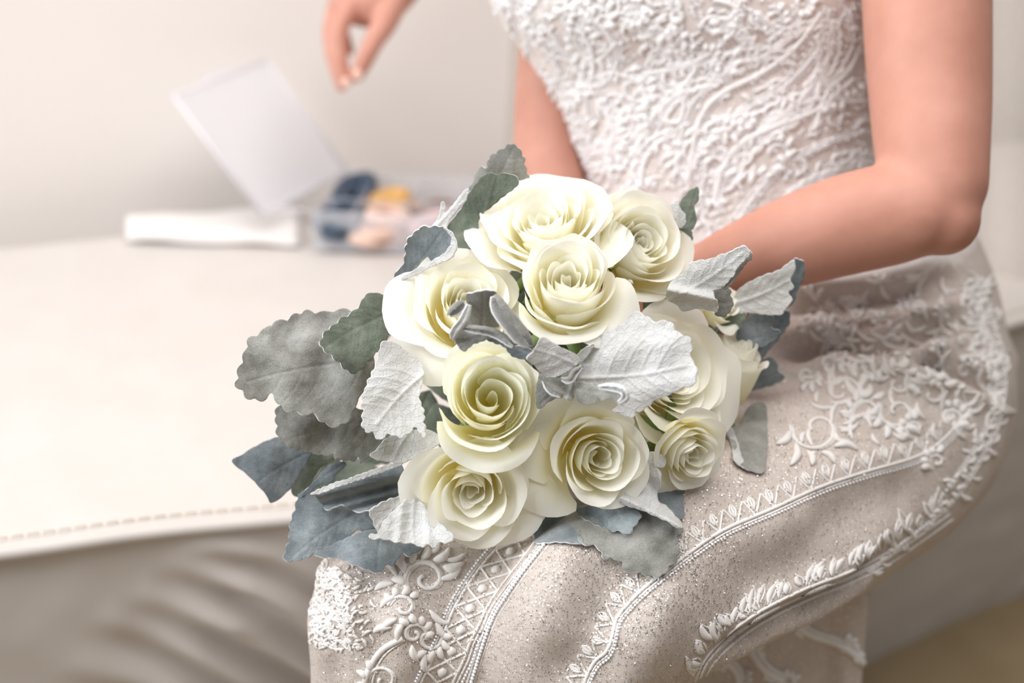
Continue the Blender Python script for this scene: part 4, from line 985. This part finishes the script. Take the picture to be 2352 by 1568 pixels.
# inner leaves filling the gaps between the flowers
rn = random.Random(21)
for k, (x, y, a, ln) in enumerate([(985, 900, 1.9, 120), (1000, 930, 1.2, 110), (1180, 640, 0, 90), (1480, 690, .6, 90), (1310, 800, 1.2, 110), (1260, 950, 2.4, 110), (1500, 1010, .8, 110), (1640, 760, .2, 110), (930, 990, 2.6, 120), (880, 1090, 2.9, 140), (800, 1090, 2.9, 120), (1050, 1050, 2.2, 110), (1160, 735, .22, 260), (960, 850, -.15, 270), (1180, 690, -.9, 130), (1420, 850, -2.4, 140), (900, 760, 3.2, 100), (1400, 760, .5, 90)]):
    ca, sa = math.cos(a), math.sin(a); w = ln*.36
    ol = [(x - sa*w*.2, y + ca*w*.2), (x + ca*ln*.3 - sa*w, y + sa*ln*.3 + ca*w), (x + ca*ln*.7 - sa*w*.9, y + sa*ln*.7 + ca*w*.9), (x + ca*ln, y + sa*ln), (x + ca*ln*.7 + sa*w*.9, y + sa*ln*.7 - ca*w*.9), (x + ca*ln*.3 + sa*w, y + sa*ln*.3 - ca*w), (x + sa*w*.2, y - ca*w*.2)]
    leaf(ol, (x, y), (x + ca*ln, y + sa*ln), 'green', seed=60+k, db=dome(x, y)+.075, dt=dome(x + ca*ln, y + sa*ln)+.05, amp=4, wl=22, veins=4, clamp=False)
# stems bound with ribbon where the hands hold them
ax_b = (HOLD - P(1300, 850, 1.0)).normalized()
mb = MB(); mb.tube([HOLD - ax_b*.03, HOLD + ax_b*.05], [.022, .021], 20); mb.build('ribbon_wrap', M['ribbon'], bouquet)
for k in range(8):
    a = k*2*PI/8; u = ax_b.orthogonal().normalized(); w = ax_b.cross(u); q = HOLD + (u*math.cos(a) + w*math.sin(a))*.013
    mb = MB(); mb.tube([q + ax_b*.045, q + ax_b*(.060 + .006*(k % 3))], .004, 8); mb.build('stem_end', M['stem'], bouquet)

# ================================================================== BOX AND ITS CONTENTS
bx = on_z(722, 572, BT + .0095); yaw = R_(-8)
ux = Vector((math.cos(yaw), math.sin(yaw), 0)); uy = Vector((-math.sin(yaw), math.cos(yaw), 0))
RZ = Matrix.Rotation(yaw, 3, 'Z')
BW, BD, BH, TH = .225, .150, .048, .0025
box = empty('organizer_box', bx + ux*BW/2 + uy*BD/2, 'clear frosted plastic organizer box with compartments and raised lid', 'box')
def bp(x, y, z): return bx + ux*x + uy*y + Vector((0, 0, z))
mb = MB(); mb.box(bp(BW/2, BD/2, TH/2), BW, BD, TH, RZ); mb.build('tray_floor', M['plastic'], box, False)
for (x, y, sx, sy) in ((BW/2, TH/2, BW, TH), (BW/2, BD-TH/2, BW, TH), (TH/2, BD/2, TH, BD-2*TH), (BW-TH/2, BD/2, TH, BD-2*TH)):
    mb = MB(); mb.box(bp(x, y, BH/2+TH/2), sx, sy, BH, RZ, .0008); mb.build('tray_wall', M['plastic'], box, False)
for x in (.046, .104, .162):
    mb = MB(); mb.box(bp(x, BD/2, BH*.47+TH/2), TH*.7, BD-2*TH, BH*.92, RZ, .0006); mb.build('divider', M['plastic'], box, False)
mb = MB(); mb.box(bp(BW/2, BD*.42, BH*.45+TH/2), BW-2*TH, TH*.7, BH*.86, RZ, .0006); mb.build('divider', M['plastic'], box, False)
# lid standing open, hinged on the left side
hA = bp(-.004, .004, BH); hB = bp(-.004, BD-.004, BH)
q1, q2, q3, q4 = P(602, 492, 1.735), P(796, 392, 1.86), P(616, 92, 1.80), P(400, 222, 1.70)
n_l = (q2-q1).cross(q4-q1).normalized()
lid = MB()
def slab(c, th, n): return [p + n*s*th/2 for s in (-1, 1) for p in c], [[3, 2, 1, 0], [4, 5, 6, 7], [0, 1, 5, 4], [1, 2, 6, 5], [2, 3, 7, 6], [3, 0, 4, 7]]
q3 = q2 + (q4 - q1)                                     # true rectangle-like panel
cc = (q1+q2+q3+q4)/4
lid.add(*slab([q1, q2, q3, q4], .002, n_l))
ld = lid.build('lid', M['plastic_lid'], box, False)
for a, b in ((q1, q2), (q2, q3), (q3, q4), (q4, q1)):
    mb = MB(); mb.tube([a, b], .0022, 8); mb.build('lid_rim', M['plastic_lid'], ld)
mb = MB(); m1 = q4.lerp(q3, .35); m2 = q4.lerp(q3, .65); up_ = (q4-q1).normalized(); mb.add(*slab([m1, m2, m2+up_*.008, m1+up_*.008], .003, n_l)); mb.build('latch', M['plastic_lid'], ld, False)
mb = MB(); mb.tube([q1.lerp(q2, .1), hA, ], .002, 8); mb.tube([q1.lerp(q2, .9), hB], .002, 8); mb.build('hinge', M['plastic'], box)

def bundle(name, x, y, z, sx, sy, sz, mat, label, cat, seed):
    """loose coil of loops filling a compartment"""
    rn = random.Random(seed); mb = MB()
    for k in range(9):
        c = bp(x + rn.uniform(-.2, .2)*sx, y + rn.uniform(-.2, .2)*sy, z + sz*(.12 + .8*k/9)); r = .36 + .12*rn.random(); tl = Vector((rn.uniform(-.25, .25), rn.uniform(-.25, .25), 0))
        pts = []
        for j in range(19):
            a = j/18*2*PI; q = ux*math.cos(a)*sx*r + uy*math.sin(a)*sy*r; pts.append(c + q + Vector((0, 0, q.dot(tl))))
        mb.tube(pts, min(sx, sz)*.19, 8)
    tag(mb.build(name, M[mat], None), label, cat)
z0 = TH + .0005
bundle('hair_elastics', .024, .033, z0, .041, .058, .036, 'navy', 'dark navy hair elastics in the front left compartment of the box', 'hair elastics', 1)
bundle('hair_elastics', .024, .105, z0, .040, .078, .040, 'navy', 'dark navy hair elastics in the rear left compartment, behind the front bundle', 'hair elastics', 2)
bundle('ribbon_coil', .075, .033, z0, .052, .056, .036, 'salmon', 'salmon pink ribbon coil in the second front compartment of the box', 'ribbon', 3)
bundle('ribbon_coil', .077, .088, z0+.006, .048, .040, .034, 'orange', 'orange ribbon coil in the second compartment of the box', 'ribbon', 4)
bundle('hair_pins', .133, .086, z0, .046, .038, .030, 'brown', 'brown hair pin bundle in the third compartment of the box', 'hair pins', 5)
bundle('ribbon_coil', .133, .033, z0, .050, .056, .034, 'mauve', 'pale mauve coil in the third front compartment of the box', 'ribbon', 6)
# white sheet lying at the back of the bench, left of the box
vs = []; fs = []; a0 = on_z(292, 560, BT+.004); a1 = on_z(690, 572, BT+.004); b0 = on_z(292, 508, BT+.004); b1 = on_z(690, 484, BT+.004)
NU = 20; NVv = 10
for i in range(NU+1):
    for j in range(NVv+1):
        p = a0.lerp(a1, i/NU).lerp(b0.lerp(b1, i/NU), j/NVv); p.z = BT + .0115 + .001*math.sin(i*.5) + .002*noise.noise(p*22); vs.append(p)
for i in range(NU):
    for j in range(NVv): fs.append([i*(NVv+1)+j, (i+1)*(NVv+1)+j, (i+1)*(NVv+1)+j+1, i*(NVv+1)+j+1])
sh_ = obj('paper_sheet', vs, fs, M['paper']); tag(sh_, 'white paper sheet lying on the bench left of the plastic box', 'paper')
so = sh_.modifiers.new('s', 'SOLIDIFY'); so.thickness = .003; so.offset = -1
